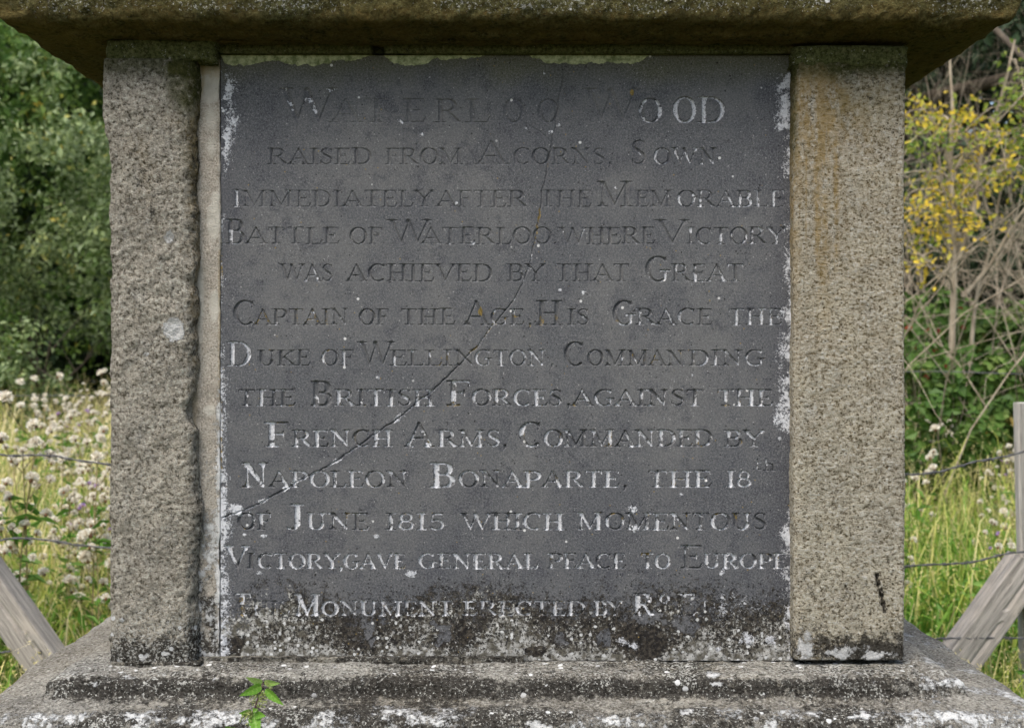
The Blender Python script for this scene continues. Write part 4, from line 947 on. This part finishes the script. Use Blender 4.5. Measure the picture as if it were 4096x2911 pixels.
# bare thicket on the right
def thicket(loc, seed, label, n=16, hgt=3.4):
    r = np.random.default_rng(seed); out = []
    for k in range(n):
        branching(r, (r.uniform(-.7, .7), r.uniform(-.5, .5), -.1), (r.uniform(-.5, .5), r.uniform(-.3, .3), 1), hgt * r.uniform(.7, 1.1), r.uniform(.005, .011), 2, out, .55, .02, .30, kids=(3, 4))
    for k in range(14):      # arching suckers crossing the others
        branching(r, (r.uniform(-1.2, 1.2), r.uniform(-.5, .5), r.uniform(.2, 2.4)), (r.choice([-1, 1]), r.uniform(-.3, .3), r.uniform(.1, .8)), 1.9, .0045, 1, out, .4, .12, .2, kids=(1, 3))
    t = thing('bare_thicket', label, 'thicket', loc, 0, 'bare twiggy shrubs on the right')
    main = [p for p in out if p[0][3] > .0048]; fine = [p for p in out if p[0][3] <= .0048]
    v, q = tubes(main, 5); obj('branch', mesh_np('branch', v, q, M_twig), t)
    v, q = tubes(fine, 3); obj('twig', mesh_np('twig', v, q, M_twig), t, kind='stuff')
    return t
thicket((3.5, 8.0, float(gz(3.5, 8.0))), 5, 'tangle of bare pale twigs behind the yellow-leaved sapling')
thicket((4.7, 8.5, float(gz(4.7, 8.5))), 6, 'tangle of bare pale twigs past the right edge')
thicket((2.4, 8.6, float(gz(2.4, 8.6))), 8, 'tangle of bare pale twigs half hidden by the right pillar', 12)

# yellow-leaved sapling
def sapling():
    Y0 = 5.3
    t = thing('yellow_sapling', 'slender sapling with yellow and green autumn leaves right of the monument', 'tree', (0, 0, 0))
    r = np.random.default_rng(21)
    def P(px, py, dy=0): return pt(px, py, Y0 + dy)
    g0 = float(gz(3.1, Y0))
    def trunk(pts, r0, r1):
        pr = smooth_profile([P(*p) for p in pts], .08)
        rad = np.linspace(r0, r1, len(pr))
        return np.column_stack([pr, rad])
    main = trunk([(3800, 1960), (3806, 1500), (3812, 1240), (3818, 1000), (3812, 820), (3800, 640), (3812, 470), (3800, 250), (3812, 60)], .028, .006)
    second = trunk([(3870, 1980, .2), (3880, 1500, .2), (3905, 1200, .2), (3960, 1000, .15), (4000, 780, .1), (4050, 620, 0), (4130, 500, 0)], .020, .005)
    third = trunk([(3818, 1060), (3860, 960), (3905, 800), (3920, 640), (3960, 520), (4010, 380), (4060, 160)], .018, .006)
    fourth = trunk([(3850, 1190, .1), (3960, 1060, .1), (4080, 860, 0), (4200, 740, 0)], .016, .006)
    v, q = tubes([main], 8); obj('trunk', mesh_np('trunk', v, q, M_twig), t)
    v, q = tubes([second], 8); obj('trunk', mesh_np('trunk', v, q, M_twig), t)
    v, q = tubes([third, fourth], 7); obj('limb', mesh_np('limb', v, q, M_twig), t)
    out, tips = [], []
    sprays = [(3690, 420), (3650, 560), (3700, 690), (3760, 520), (3840, 500), (3900, 600), (3960, 470), (4030, 560), (4070, 430), (4090, 330), (3660, 760), (3730, 760), (3800, 740), (3860, 700), (3930, 690), (4000, 640), (4070, 660), (4120, 560), (3680, 850), (3740, 900), (3650, 930), (3850, 830), (3920, 860), (3640, 1010), (3700, 1020), (3600, 480), (3580, 700), (3600, 860), (4150, 480), (4170, 620), (4070, 270), (4120, 350), (4140, 700), (3780, 840), (3660, 500), (3740, 560), (4090, 520)]
    for (a, b) in sprays:
        src = main if r.random() < .55 else third
        i = int(np.argmin(np.abs(src[:, 2] - (P(a, b)[2] - .25))))
        s_ = src[i, :3]; e_ = np.array(P(a, b, r.uniform(-.5, .4)))
        mid = (s_ + e_) / 2 + np.array([0, 0, .12]) + r.normal(size=3) * .05
        path = smooth_profile([s_, mid, e_, e_ + (e_ - mid) * .3 + np.array([0, 0, -.06])], .06)
        out.append(np.column_stack([path, np.linspace(.007, .002, len(path))]))
        for _ in range(5):
            j = r.integers(len(path) // 2, len(path)); dd = r.normal(size=3) * .12
            q_ = path[j]
            out.append(np.array([[*q_, .002], [*(q_ + dd * .5 + np.array([0, 0, .015])), .0017], [*(q_ + dd), .0012]]))
            tips += [q_ + dd * k for k in (.4, .6, .8, 1.0)]
        tips += list(path[-5:])
    v, q = tubes(out, 4); obj('twig', mesh_np('twig', v, q, M_twig), t, kind='stuff')
    tips = np.array(tips)
    n = 1750; k = r.integers(0, len(tips), n)
    pos = tips[k] + r.normal(size=(n, 3)) * .045 + np.array([0, 0, -.02])
    nrm = r.normal(size=(n, 3)) + np.array([0, -.6, .3]); nrm /= np.linalg.norm(nrm, axis=1, keepdims=True)
    V, F = leaves(pos, nrm, .030 + .024 * r.random(n), r, .55)
    gl = np.clip(.25 + .5 * r.random(n) + .5 * (fbm(pos[:, 0] * 2.5, pos[:, 2] * 2.5, octs=2)), 0, 1)
    obj('leaf', mesh_np('leaf', V, F, M_yellow, {'v': np.repeat(gl, 4)}, smooth=False), t, kind='stuff')
sapling()

# red-leaved spray low beside the right pillar
def red_spray():
    x, y, z = pt(3690, 1330, 4.9)
    t = thing('red_shrub', 'low spray of red autumn leaves just right of the right pillar', 'shrub', (x, y, float(gz(x, y))))
    r = np.random.default_rng(4); h = z - float(gz(x, y)); out = []; tips = []
    for k in range(9):
        branching(r, (r.uniform(-.1, .1), r.uniform(-.1, .1), 0), (r.uniform(-.2, .15), r.uniform(-.2, .2), 1), h * .95, .005, 1, out, .4, 0, .2, tips)
    v, q = tubes(out, 4); obj('stem', mesh_np('stem', v, q, M_twig), t)
    tips = np.array(tips); tips = tips[(tips[:, 2] > h * .6) & (tips[:, 2] < h * 1.1) & (np.abs(tips[:, 0]) < .14)]
    n = 24; pos = tips[r.integers(0, len(tips), n)] + r.normal(size=(n, 3)) * .05
    nrm = r.normal(size=(n, 3)); nrm /= np.linalg.norm(nrm, axis=1, keepdims=True)
    V, F = leaves(pos, nrm, .034 + .02 * r.random(n), r, .7)
    obj('leaf', mesh_np('leaf', V, F, M_red, {'v': np.repeat(r.random(n), 4)}, smooth=False), t, kind='stuff')
red_spray()

# ------------------------------------------------------------------ grass
def grass():
    r = np.random.default_rng(11)
    n = 150000
    y = 1.3 + 8.2 * r.random(n) ** 1.25
    x = (r.random(n) * 2 - 1) * (2.6 + (y + D) * .62)
    keep = ~((np.abs(x) < .86) & (y < 1.45))
    # thin strip beside the monument
    m = 26000
    x2 = np.concatenate([r.uniform(.82, 2.8, m // 2), r.uniform(-2.8, -.82, m // 2)]); y2 = r.uniform(-.9, 1.5, m)
    m3 = 9000
    x3 = r.uniform(-1.9, 1.9, m3); y3 = r.uniform(-1.1, -.22, m3)
    x = np.concatenate([x[keep], x2, x3]); y = np.concatenate([y[keep], y2, y3]); n = len(x)
    z = gz(x, y)
    pn = fbm(x * .9, y * .9, octs=3); pn2 = fbm(x * 2.6 + 4, y * 2.6, octs=3)
    left = sstep(.5, -.5, x)
    straw = np.clip(r.random(n) * .62 + .22 * pn + .02 + .08 * left + .12 * left * sstep(2, 6, y), 0, 1)
    kind = r.random(n)
    tall = kind < .16
    L = np.where(tall, r.uniform(.45, .75, n), r.uniform(.16, .42, n)) * (1 + .25 * pn2) * (.42 + .58 * sstep(1.75, 2.6, y))
    w = np.where(tall, .0017, .0038) * r.uniform(.7, 1.4, n) * (1 + .10 * np.maximum(0, y))
    straw = np.where(tall, np.clip(straw + .35, 0, 1), straw)
    az = r.uniform(0, 2 * np.pi, n); lean = r.uniform(.15, 1.15, n) * np.where(tall, .75, 1)
    d = np.stack([np.cos(az), np.sin(az), 0 * az], 1); s = np.stack([-np.sin(az + r.normal(size=n) * .6), np.cos(az), 0 * az], 1)
    b = np.stack([x, y, z - .01], 1)
    up = np.array([0, 0, 1.0])
    p1 = b + up * (L * .5)[:, None] + d * (L * lean * .18)[:, None]
    p2 = b + up * (L * .84)[:, None] + d * (L * lean * .50)[:, None]
    p3 = b + up * (L * (1.04 - .36 * lean))[:, None] + d * (L * lean * .92)[:, None]
    W = w[:, None]
    V = np.stack([b - s * W, b + s * W, p1 - s * W, p1 + s * W, p2 - s * W * .7, p2 + s * W * .7, p3], 1).reshape(-1, 3)
    i = np.arange(n)[:, None] * 7
    Q = np.concatenate([i + np.array([0, 1, 3, 2]), i + np.array([2, 3, 5, 4])]); T = i + np.array([4, 5, 6])
    # seed heads on the tall culms
    ti = np.where(tall)[0]
    hp = np.repeat(p3[ti], 3, axis=0) + r.normal(size=(len(ti) * 3, 3)) * np.array([.006, .006, .022]) - np.array([0, 0, .02])
    nn = r.normal(size=hp.shape); nn /= np.linalg.norm(nn, axis=1, keepdims=True)
    hv, hf = leaves(hp, nn, np.full(len(hp), .014), r, .3)
    V2 = np.vstack([V, hv]); v = np.concatenate([np.repeat(straw, 7), np.full(len(hv), .88)])
    obj('grass', mesh_np('grass', V2, [Q, np.concatenate([T, hf + len(V)])], M_grass, {'v': v}, smooth=False), label='long meadow grass, green turning to straw', cat='grass', kind='stuff')
    # low weeds between
    n = 42000
    y = -.6 + 8.0 * r.random(n) ** 1.1; x = (r.random(n) * 2 - 1) * (2.2 + (y + D) * .55)
    pn = fbm(x * 1.5 + 9, y * 1.5, octs=3)
    k = (~((np.abs(x) < .90) & (y > -.3) & (y < 1.5))) & (pn > -.25) & ~((y > 1.35) & (y < 1.85) & (np.abs(x) > 1.0))
    x, y, pn = x[k], y[k], pn[k]; n = len(x)
    z = gz(x, y) + r.random(n) ** .7 * (.10 + .28 * np.clip(pn + .3, 0, 1))
    nn = r.normal(size=(n, 3)) * .7 + np.array([0, -.2, 1]); nn /= np.linalg.norm(nn, axis=1, keepdims=True)
    V, F = leaves(np.stack([x, y, z], 1), nn, r.uniform(.018, .05, n), r, .5)
    obj('weeds', mesh_np('weeds', V, F, M_weed, {'v': np.repeat(r.random(n), 4)}, smooth=False), label='low green weeds growing among the grass', cat='weeds', kind='stuff')
grass()

# ------------------------------------------------------------------ thistles
def fluff_mesh(seed, m=170):
    r = np.random.default_rng(seed)
    d = r.normal(size=(m, 3)); d[:, 2] = np.abs(d[:, 2]) * 1.3 - .15; d[:, 0] *= r.uniform(.6, 1.2); d /= np.linalg.norm(d, axis=1, keepdims=True)
    L = r.uniform(.010, .018, m)
    s = r.normal(size=(m, 3)); s = np.cross(d, s); s /= np.linalg.norm(s, axis=1, keepdims=True)
    o = d * .003
    V = np.stack([o, o + d * L[:, None] - s * .0023, o + d * L[:, None] * 1.1 + s * .0023], 1).reshape(-1, 3)
    F = np.arange(m * 3).reshape(-1, 3)
    return mesh_np('seed_head', V, F, M_fluff, {'v': np.repeat(r.random(m), 3)}, smooth=False)
def bulb_mesh(mat, w=.006, h=.014, z0=-.012):
    a = np.linspace(0, 2 * np.pi, 8, endpoint=False)
    rows = [(0.3, 0), (1, .35), (.9, .7), (.45, 1)]
    V = [(math.cos(t) * w * q, math.sin(t) * w * q, z0 + h * k) for q, k in rows for t in a]
    idx = np.arange(32).reshape(4, 8); nx = np.roll(idx, -1, 1)
    return mesh_np('bract', V, np.stack([idx[:-1], nx[:-1], nx[1:], idx[1:]], -1).reshape(-1, 4), mat, {'v': np.linspace(0, 1, 32)})
FL = [fluff_mesh(i) for i in range(4)]
BU = bulb_mesh(M_brown)
MV = fluff_mesh(9, 50); MV.materials.clear(); MV.materials.append(M_mauve)
def thistle(seed, flower=False):
    r = np.random.default_rng(seed)
    t = thing('thistle', 'creeping thistle gone to seed with white down in the meadow', 'thistle', (0, 0, 0), 0, 'thistles gone to seed in the meadow')
    h = r.uniform(.72, .95); out = []
    sp = smooth_profile([(0, 0, 0), (r.uniform(-.03, .03), r.uniform(-.03, .03), h * .5), (r.uniform(-.06, .06), r.uniform(-.05, .05), h)], .06)
    out.append(np.column_stack([sp, np.linspace(.0035, .0018, len(sp))]))
    heads = [sp[-1]]
    for k in range(r.integers(9, 14)):
        i = int(len(sp) * r.uniform(.38, .96)); b = sp[min(i, len(sp) - 1)]
        a = r.uniform(0, 6.28); l = r.uniform(.06, .17)
        e_ = b + np.array([math.cos(a) * l * .6, math.sin(a) * l * .6, l * .9])
        m_ = (b + e_) / 2 + np.array([math.cos(a), math.sin(a), -.3]) * .012
        out.append(np.array([[*b, .0018], [*m_, .0014], [*e_, .0011]])); heads.append(e_)
    v, q = tubes(out, 4); obj('stem', mesh_np('stem', v, q, M_stalk), t)
    n = 26; i = r.integers(1, int(len(sp) * .8), n); nn = r.normal(size=(n, 3)) * .5 + np.array([0, 0, 1]); nn /= np.linalg.norm(nn, axis=1, keepdims=True)
    V, F = leaves(sp[i] + r.normal(size=(n, 3)) * np.array([.03, .03, .01]), nn, r.uniform(.05, .11, n), r, .25)
    obj('leaf', mesh_np('leaf', V, F, M_weed, {'v': np.repeat(r.random(n), 4)}, smooth=False), t, kind='stuff')
    for k, p in enumerate(heads):
        fl = flower and k % 6 == 0
        o = obj('flower' if fl else 'seed_head', MV if fl else FL[r.integers(0, 4)], t)
        o.location = p; o.rotation_euler = (r.uniform(-.9, .9), r.uniform(-.9, .9), r.uniform(0, 6))
        s_ = .7 if fl else r.uniform(.6, 1.35); o.scale = (s_, s_, s_)
        b_ = obj('bract', BU, o); b_.location = (0, 0, 0)
    return t
protos = [thistle(300 + i, i == 3) for i in range(5)]
r_ = random.Random(5)
spots = []
for i in range(62):                                   # dense stand on the left
    if i % 5 == 0: c_ = (r_.uniform(3.9, 8.0), r_.uniform(-700, 480))
    d_ = c_[0] + r_.uniform(-.35, .35); px_ = c_[1] + r_.uniform(-110, 110)
    spots.append(((px_ - 2048) * S * d_ / D, d_ - D))
for i in range(14):
    d_ = r_.uniform(4.6, 7); spots.append((r_.uniform(-1.4, 1.2), d_ - D))
for (px_, d_) in ((3670, 6.6), (3720, 6.4), (4000, 5.9), (4040, 5.0), (3960, 5.2), (3640, 4.4), (3660, 4.9), (4060, 4.3), (4180, 5.2), (4250, 4.8), (4400, 5.5), (3830, 6.8)):
    spots.append(((px_ - 2048) * S * d_ / D, d_ - D))
for i, (x, y) in enumerate(spots):
    o = protos[i] if i < 5 else copy_tree(protos[i % 5])
    right = x > 1.25
    s_ = r_.uniform(.66, .98) * (.86 if right else 1)
    o.location = (x, y, float(gz(x, y))); o.rotation_euler = (r_.uniform(-.08, .08), r_.uniform(-.08, .08), r_.uniform(0, 6.28)); o.scale = (s_, s_, s_)
    if not right:
        if y < 2.9: o['label'] = 'thistle with white down standing just behind the left fence wires'; o['group'] = 'nearest thistles on the left'
        elif y > 5.2: o['label'] = 'far thistle with white down at the foot of the sallow bushes'; o['group'] = 'far thistles on the left'
        if x > -1.3: o['label'] = 'seeding thistle hidden in the meadow behind the monument'; o['group'] = 'thistles behind the monument'
    if right:
        o['label'] = 'seeding thistle standing in the grass on the right by the brambles'; o['group'] = 'seeding thistles on the right'

# ------------------------------------------------------------------ timber and barbed wire fence
def wood_mat(name, a, b, c):
    t = NT(name)
    co = t.map((1, 1, .06), co=t.co)
    n = t.noise(150, 6, .65, co, .6); n2 = t.noise(18, 4, .6, t.map((1, 1, .3)))
    col = t.mix(t.sm(n, .35, .65), a, b)
    col = t.mix(t.sm(n2, .5, .75, 0, .6), col, c)
    col = t.mix(t.sm(t.noise(260, 3, .6, co), .36, .3, 0, .8), col, (.04, .032, .025))
    return t.done(col, .85, t.bump(n, .0018), .2)
M_wood = wood_mat('weathered_timber', (.17, .155, .138), (.33, .305, .275), (.42, .37, .31))
M_pale = wood_mat('bleached_timber', (.30, .28, .25), (.50, .47, .43), (.58, .52, .45))
tw = NT('galvanised_wire')
M_wire = tw.done(tw.mix(tw.noise(300, 3), (.035, .035, .038), (.11, .11, .11)), .55, None, .4)
M_wire.node_tree.nodes['Principled BSDF'].inputs['Metallic'].default_value = .2

def timber(name, parent, a, b, w, d, seed, lab=None):
    """square-sawn length from a to b with arris wear and a drying split"""
    a, b = Vector(a), Vector(b); L = (b - a).length
    n = 40; st_ = []
    out = rounded(-w / 2, w / 2, -d / 2, d / 2, (.004,) * 4, 2)
    base = []
    for i in range(len(out)):
        p, q_ = np.array(out[i]), np.array(out[(i + 1) % len(out)])
        k = max(1, int(np.linalg.norm(q_ - p) / .009))
        for t_ in range(k): base.append(p + (q_ - p) * t_ / k)
    base = np.array(base); zz = np.linspace(0, L, n)
    P = np.zeros((n, len(base), 3)); P[..., 0] = base[:, 0]; P[..., 1] = base[:, 1]; P[..., 2] = zz[:, None]
    N = grid_normals(P, True)
    dd = fbm(P[..., 0] * 60 + seed, P[..., 1] * 60, P[..., 2] * 5, 3) * .0016
    sp = np.abs(P[..., 0] - (w * .12 + .006 * np.sin(P[..., 2] * 5))) < .0042
    P = P + N * dd[..., None]; P[..., 1] += np.where(sp & (P[..., 1] < -d * .4), .006, 0)
    sp2 = (np.abs(P[..., 1] - d * .05) < .004) & (P[..., 0] < -w * .4)
    P[..., 0] += np.where(sp2, .006, 0)
    r, c = P.shape[:2]; idx = np.arange(r * c).reshape(r, c); nx = np.roll(idx, -1, 1)
    q = np.stack([idx[:-1], nx[:-1], nx[1:], idx[1:]], -1).reshape(-1, 4)
    v = np.vstack([P.reshape(-1, 3), (0, 0, 0), (0, 0, L)]); k = r * c
    tri = np.concatenate([np.stack([nx[0], idx[0], np.full(c, k)], -1), np.stack([idx[-1], nx[-1], np.full(c, k + 1)], -1)])
    o = obj(name, mesh_np(name, v, [q, tri], M_wood, smooth=False), parent)
    z = (b - a).normalized(); yv = Vector((0, 1, 0)); xv = yv.cross(z).normalized(); yv = z.cross(xv)
    m = Matrix((xv, yv, z)).transposed().to_4x4(); m.translation = a
    o.matrix_local = m
    if lab: o['label'] = lab
    return o

def wire_path(pts, step=.012):
    return smooth_profile(pts, step)
def fence():
    FY = 1.75
    t = thing('barbed_wire_fence', 'barbed wire fence with squared timber posts and braces behind the monument', 'fence', (0, 0, 0))
    timber('post', t, (1.655, FY, -.3), (1.627, FY, 1.006), .096, .096, 1, 'pale squared post at the right edge').data.materials[0] = M_pale
    timber('post', t, (-1.70, FY, -.3), (-1.69, FY, 1.02), .096, .096, 2)
    timber('brace', t, (1.165, FY - .01, -.10), (1.60, FY - .01, .510), .105, .09, 3, 'grey split brace leaning up to the right post')
    timber('brace', t, (-1.165, FY - .01, -.19), (-1.65, FY - .01, .495), .105, .095, 4, 'pale brace leaning up to the left, low in the grass')
    W3 = [[(-1.69, .861), (-1.594, .850), (-1.42, .843), (-1.26, .822), (-.6, .76), (0, .735), (.7, .745), (1.24, .790), (1.42, .826), (1.60, .866)],
          [(-1.69, .575), (-1.594, .584), (-1.50, .592), (-1.38, .578), (-1.26, .564), (-.6, .52), (0, .49), (.7, .485), (1.24, .508), (1.42, .522), (1.60, .561)],
          [(-1.69, .250), (-1.594, .247), (-1.3, .235), (0, .21), (1.0, .26), (1.3, .286), (1.60, .286)]]
    rb = np.random.default_rng(3)
    for k, w in enumerate(W3):
        c = wire_path([(x, FY - .055 if abs(x) > 1.6 else FY - .052, z) for x, z in w])
        s = np.arange(len(c)) * .012 * 2 * np.pi / .075
        c[:, 2] += fbm(s * .15 + k * 9, s * 0, octs=3) * .0035
        a = np.column_stack([c[:, 0], c[:, 1] + .0019 * np.cos(s), c[:, 2] + .0019 * np.sin(s), np.full(len(c), .0021)])
        b = np.column_stack([c[:, 0], c[:, 1] - .0019 * np.cos(s), c[:, 2] - .0019 * np.sin(s), np.full(len(c), .0021)])
        v, q = tubes([a, b], 5)
        wo = obj('wire', mesh_np('wire', v, q, M_wire), t)
        out = []
        for i in range(6 + k * 2, len(c) - 4, 8):
            p = c[i]; n = 10; th = np.linspace(0, 4.2 * np.pi, n * 2)
            out.append(np.column_stack([p[0] + np.linspace(-.006, .006, len(th)), p[1] + .0045 * np.cos(th), p[2] + .0045 * np.sin(th), np.full(len(th), .0013)]))
            for sgn in (-1, 1):
                for e_ in range(2):
                    dd = rb.normal(size=3) * np.array([.5, 1, 1]); dd /= np.linalg.norm(dd)
                    out.append(np.array([[p[0] + sgn * .005, p[1], p[2], .0013], [p[0] + sgn * .006 + dd[0] * .008, p[1] + dd[1] * .008, p[2] + dd[2] * .008, .0011], [p[0] + sgn * .008 + dd[0] * .018, p[1] + dd[1] * .018, p[2] + dd[2] * .018, .0004]]))
        v, q = tubes(out, 4)
        obj('barbs', mesh_np('barbs', v, q, M_wire), wo, kind='stuff')
    # distant single strand
    f2 = thing('plain_wire_fence', 'thin far wire strung across the meadow before the bushes', 'fence', (0, 0, 0))
    c = smooth_profile([(-9, 5.5, .98), (-5, 5.5, .93), (-3.4, 5.5, .90), (0, 5.4, .93), (2.0, 4.6, 1.06), (3.2, 4.3, 1.05), (7, 4.3, 1.05)], .15)
    v, q = tubes([np.column_stack([c, np.full(len(c), .0028)])], 5); obj('wire', mesh_np('wire', v, q, M_wire), f2)
    for (x, y) in ((-9, 5.56), (-.6, 5.46), (7, 4.36)):
        timber('post', f2, (x, y, 0), (x, y, 1.12), .08, .08, 7 + x)
fence()

# ------------------------------------------------------------------ nettle in front of the base
def nettle():
    NY = -.215
    x0, _, _ = pt(1015, 2900, NY)
    t = thing('nettle', 'green stinging nettle growing up in front of the monument base', 'nettle', (x0, NY, 0))
    tn = leaf_mat('nettle_leaf', [(0, (.07, .19, .02)), (.6, (.15, .32, .035)), (1, (.34, .46, .15))], .45, .5)
    ts = bark_mat('nettle_stem', (.09, .045, .06), (.16, .12, .09), 80)
    tf = leaf_mat('nettle_tassel', [(0, (.16, .22, .06)), (1, (.34, .36, .14))], .3)
    def L(px, py, dy=0):
        p = pt(px, py, NY + dy); return np.array((p[0] - x0, p[1] - NY, p[2]))
    sp = smooth_profile([(0.01, 0, 0), (-.012, 0, .25), (0, 0, .48), L(1014, 2911), L(1009, 2855), L(1019, 2830), L(1036, 2783), L(1053, 2731)], .01)
    v, q = tubes([np.column_stack([sp, np.linspace(.0032, .0012, len(sp))])], 7)
    obj('stem', mesh_np('stem', v, q, ts), t)
    def leaf(b, tip, wid, roll=0.0, curl=.15, petiole=.2, bright=.5):
        b, tip = np.array(b), np.array(tip); ax = tip - b; Ln = np.linalg.norm(ax); ax /= Ln
        vw = np.array([0, -1.0, 0.25]); sd = np.cross(ax, vw); sd /= np.linalg.norm(sd); nr = np.cross(sd, ax)
        c_, s_ = math.cos(roll), math.sin(roll)
        sd2 = sd * c_ + nr * s_; nr2 = -sd * s_ + nr * c_
        n, m = 23, 7; V, at = [], []
        for i in range(n):
            u = i / (n - 1); prof = (math.sin(math.pi * min(1, u ** .62)) ** .85) * (1 - .25 * u) if u < 1 else 0
            tooth = 1 + (.16 if i % 2 else -.10) * (u > .04)
            for j in range(m):
                q_ = (j / (m - 1) - .5) * 2
                edge = tooth if abs(q_) > .99 else 1
                x = b + ax * (u * Ln) + ax * (-.012 * abs(q_) * Ln) + sd2 * q_ * wid * .5 * prof * edge + nr2 * (abs(q_) * wid * .16 * prof - curl * Ln * u * u + .03 * wid * math.sin(i * 1.57) * (abs(q_) > .2))
                V.append(x); vein = 1.0 if (abs(q_) < .01 or i % 4 == (int(abs(q_) * 3) % 4)) else 0
                at.append(np.clip(bright * .8 + .35 * vein, 0, 1))
        idx = np.arange(n * m).reshape(n, m)
        q = np.stack([idx[:-1, :-1], idx[:-1, 1:], idx[1:, 1:], idx[1:, :-1]], -1).reshape(-1, 4)
        obj('leaf', mesh_np('leaf', V, q, tn, {'v': at}), t)
    leaf(L(1049, 2729), L(982, 2708, -.01), .0115, .5, .05, bright=.95)
    leaf(L(1058, 2728), L(1120, 2733, -.01), .0105, -.4, .05, bright=.9)
    leaf(L(1046, 2742), L(957, 2783, -.022), .0145, .35, .05, bright=.45)
    leaf(L(1062, 2757), L(1135, 2822, -.015), .0130, -.3, .05, bright=.45)
    leaf(L(1005, 2846), L(956, 2852, -.012), .0100, .2, .06, bright=.45)
    leaf(L(1014, 2850), L(1034, 2960, -.02), .0180, .1, .02, bright=.5)
    leaf(L(1020, 2858), L(1062, 2862, -.012), .0120, .2, .06, bright=.35)
    leaf(L(975, 2945), L(900, 2905, -.02), .0200, .3, .05, bright=.4)
    leaf(L(1024, 2832), L(1012, 2850, -.01), .0080, 0, 0, bright=.6)
    r = np.random.default_rng(2)
    for k, zf in enumerate((.52, .44, .36, .28, .20)):
        for s_ in (-1, 1):
            b = np.array([sp[int(zf / .6 * len(sp) * .8)][0], 0, zf]); a = k * 1.57 + (0 if s_ > 0 else math.pi)
            leaf(b, b + np.array([math.cos(a) * .055, math.sin(a) * .05 - .01, -.018]), .026, .2 * s_, .06, bright=.4)
    pts = []
    for (bx, by, ex, ey) in ((1036, 2775, 1012, 2822), (1036, 2775, 998, 2800), (1040, 2775, 1046, 2830), (1041, 2778, 1030, 2845), (1046, 2770, 1068, 2812), (1046, 2772, 1058, 2836), (1030, 2778, 1014, 2812), (1056, 2735, 1082, 2755), (1008, 2852, 980, 2880), (1008, 2852, 990, 2905), (1006, 2852, 972, 2866), (1008, 2856, 1000, 2900), (1004, 2856, 960, 2885)):
        a, b = L(bx, by, -.002), L(ex, ey, -.01)
        for k in range(34):
            u = r.random() ** .8; pts.append(a + (b - a) * u + np.array([0, 0, .006 * math.sin(u * 3)]) + r.normal(size=3) * .0012)
    pts = np.array(pts); nn = r.normal(size=pts.shape); nn /= np.linalg.norm(nn, axis=1, keepdims=True)
    V, F = leaves(pts, nn, np.full(len(pts), .0027), r, .8)
    obj('flower_tassel', mesh_np('flower_tassel', V, F, tf, {'v': np.repeat(r.random(len(pts)), 4)}, smooth=False), t, kind='stuff')
nettle()
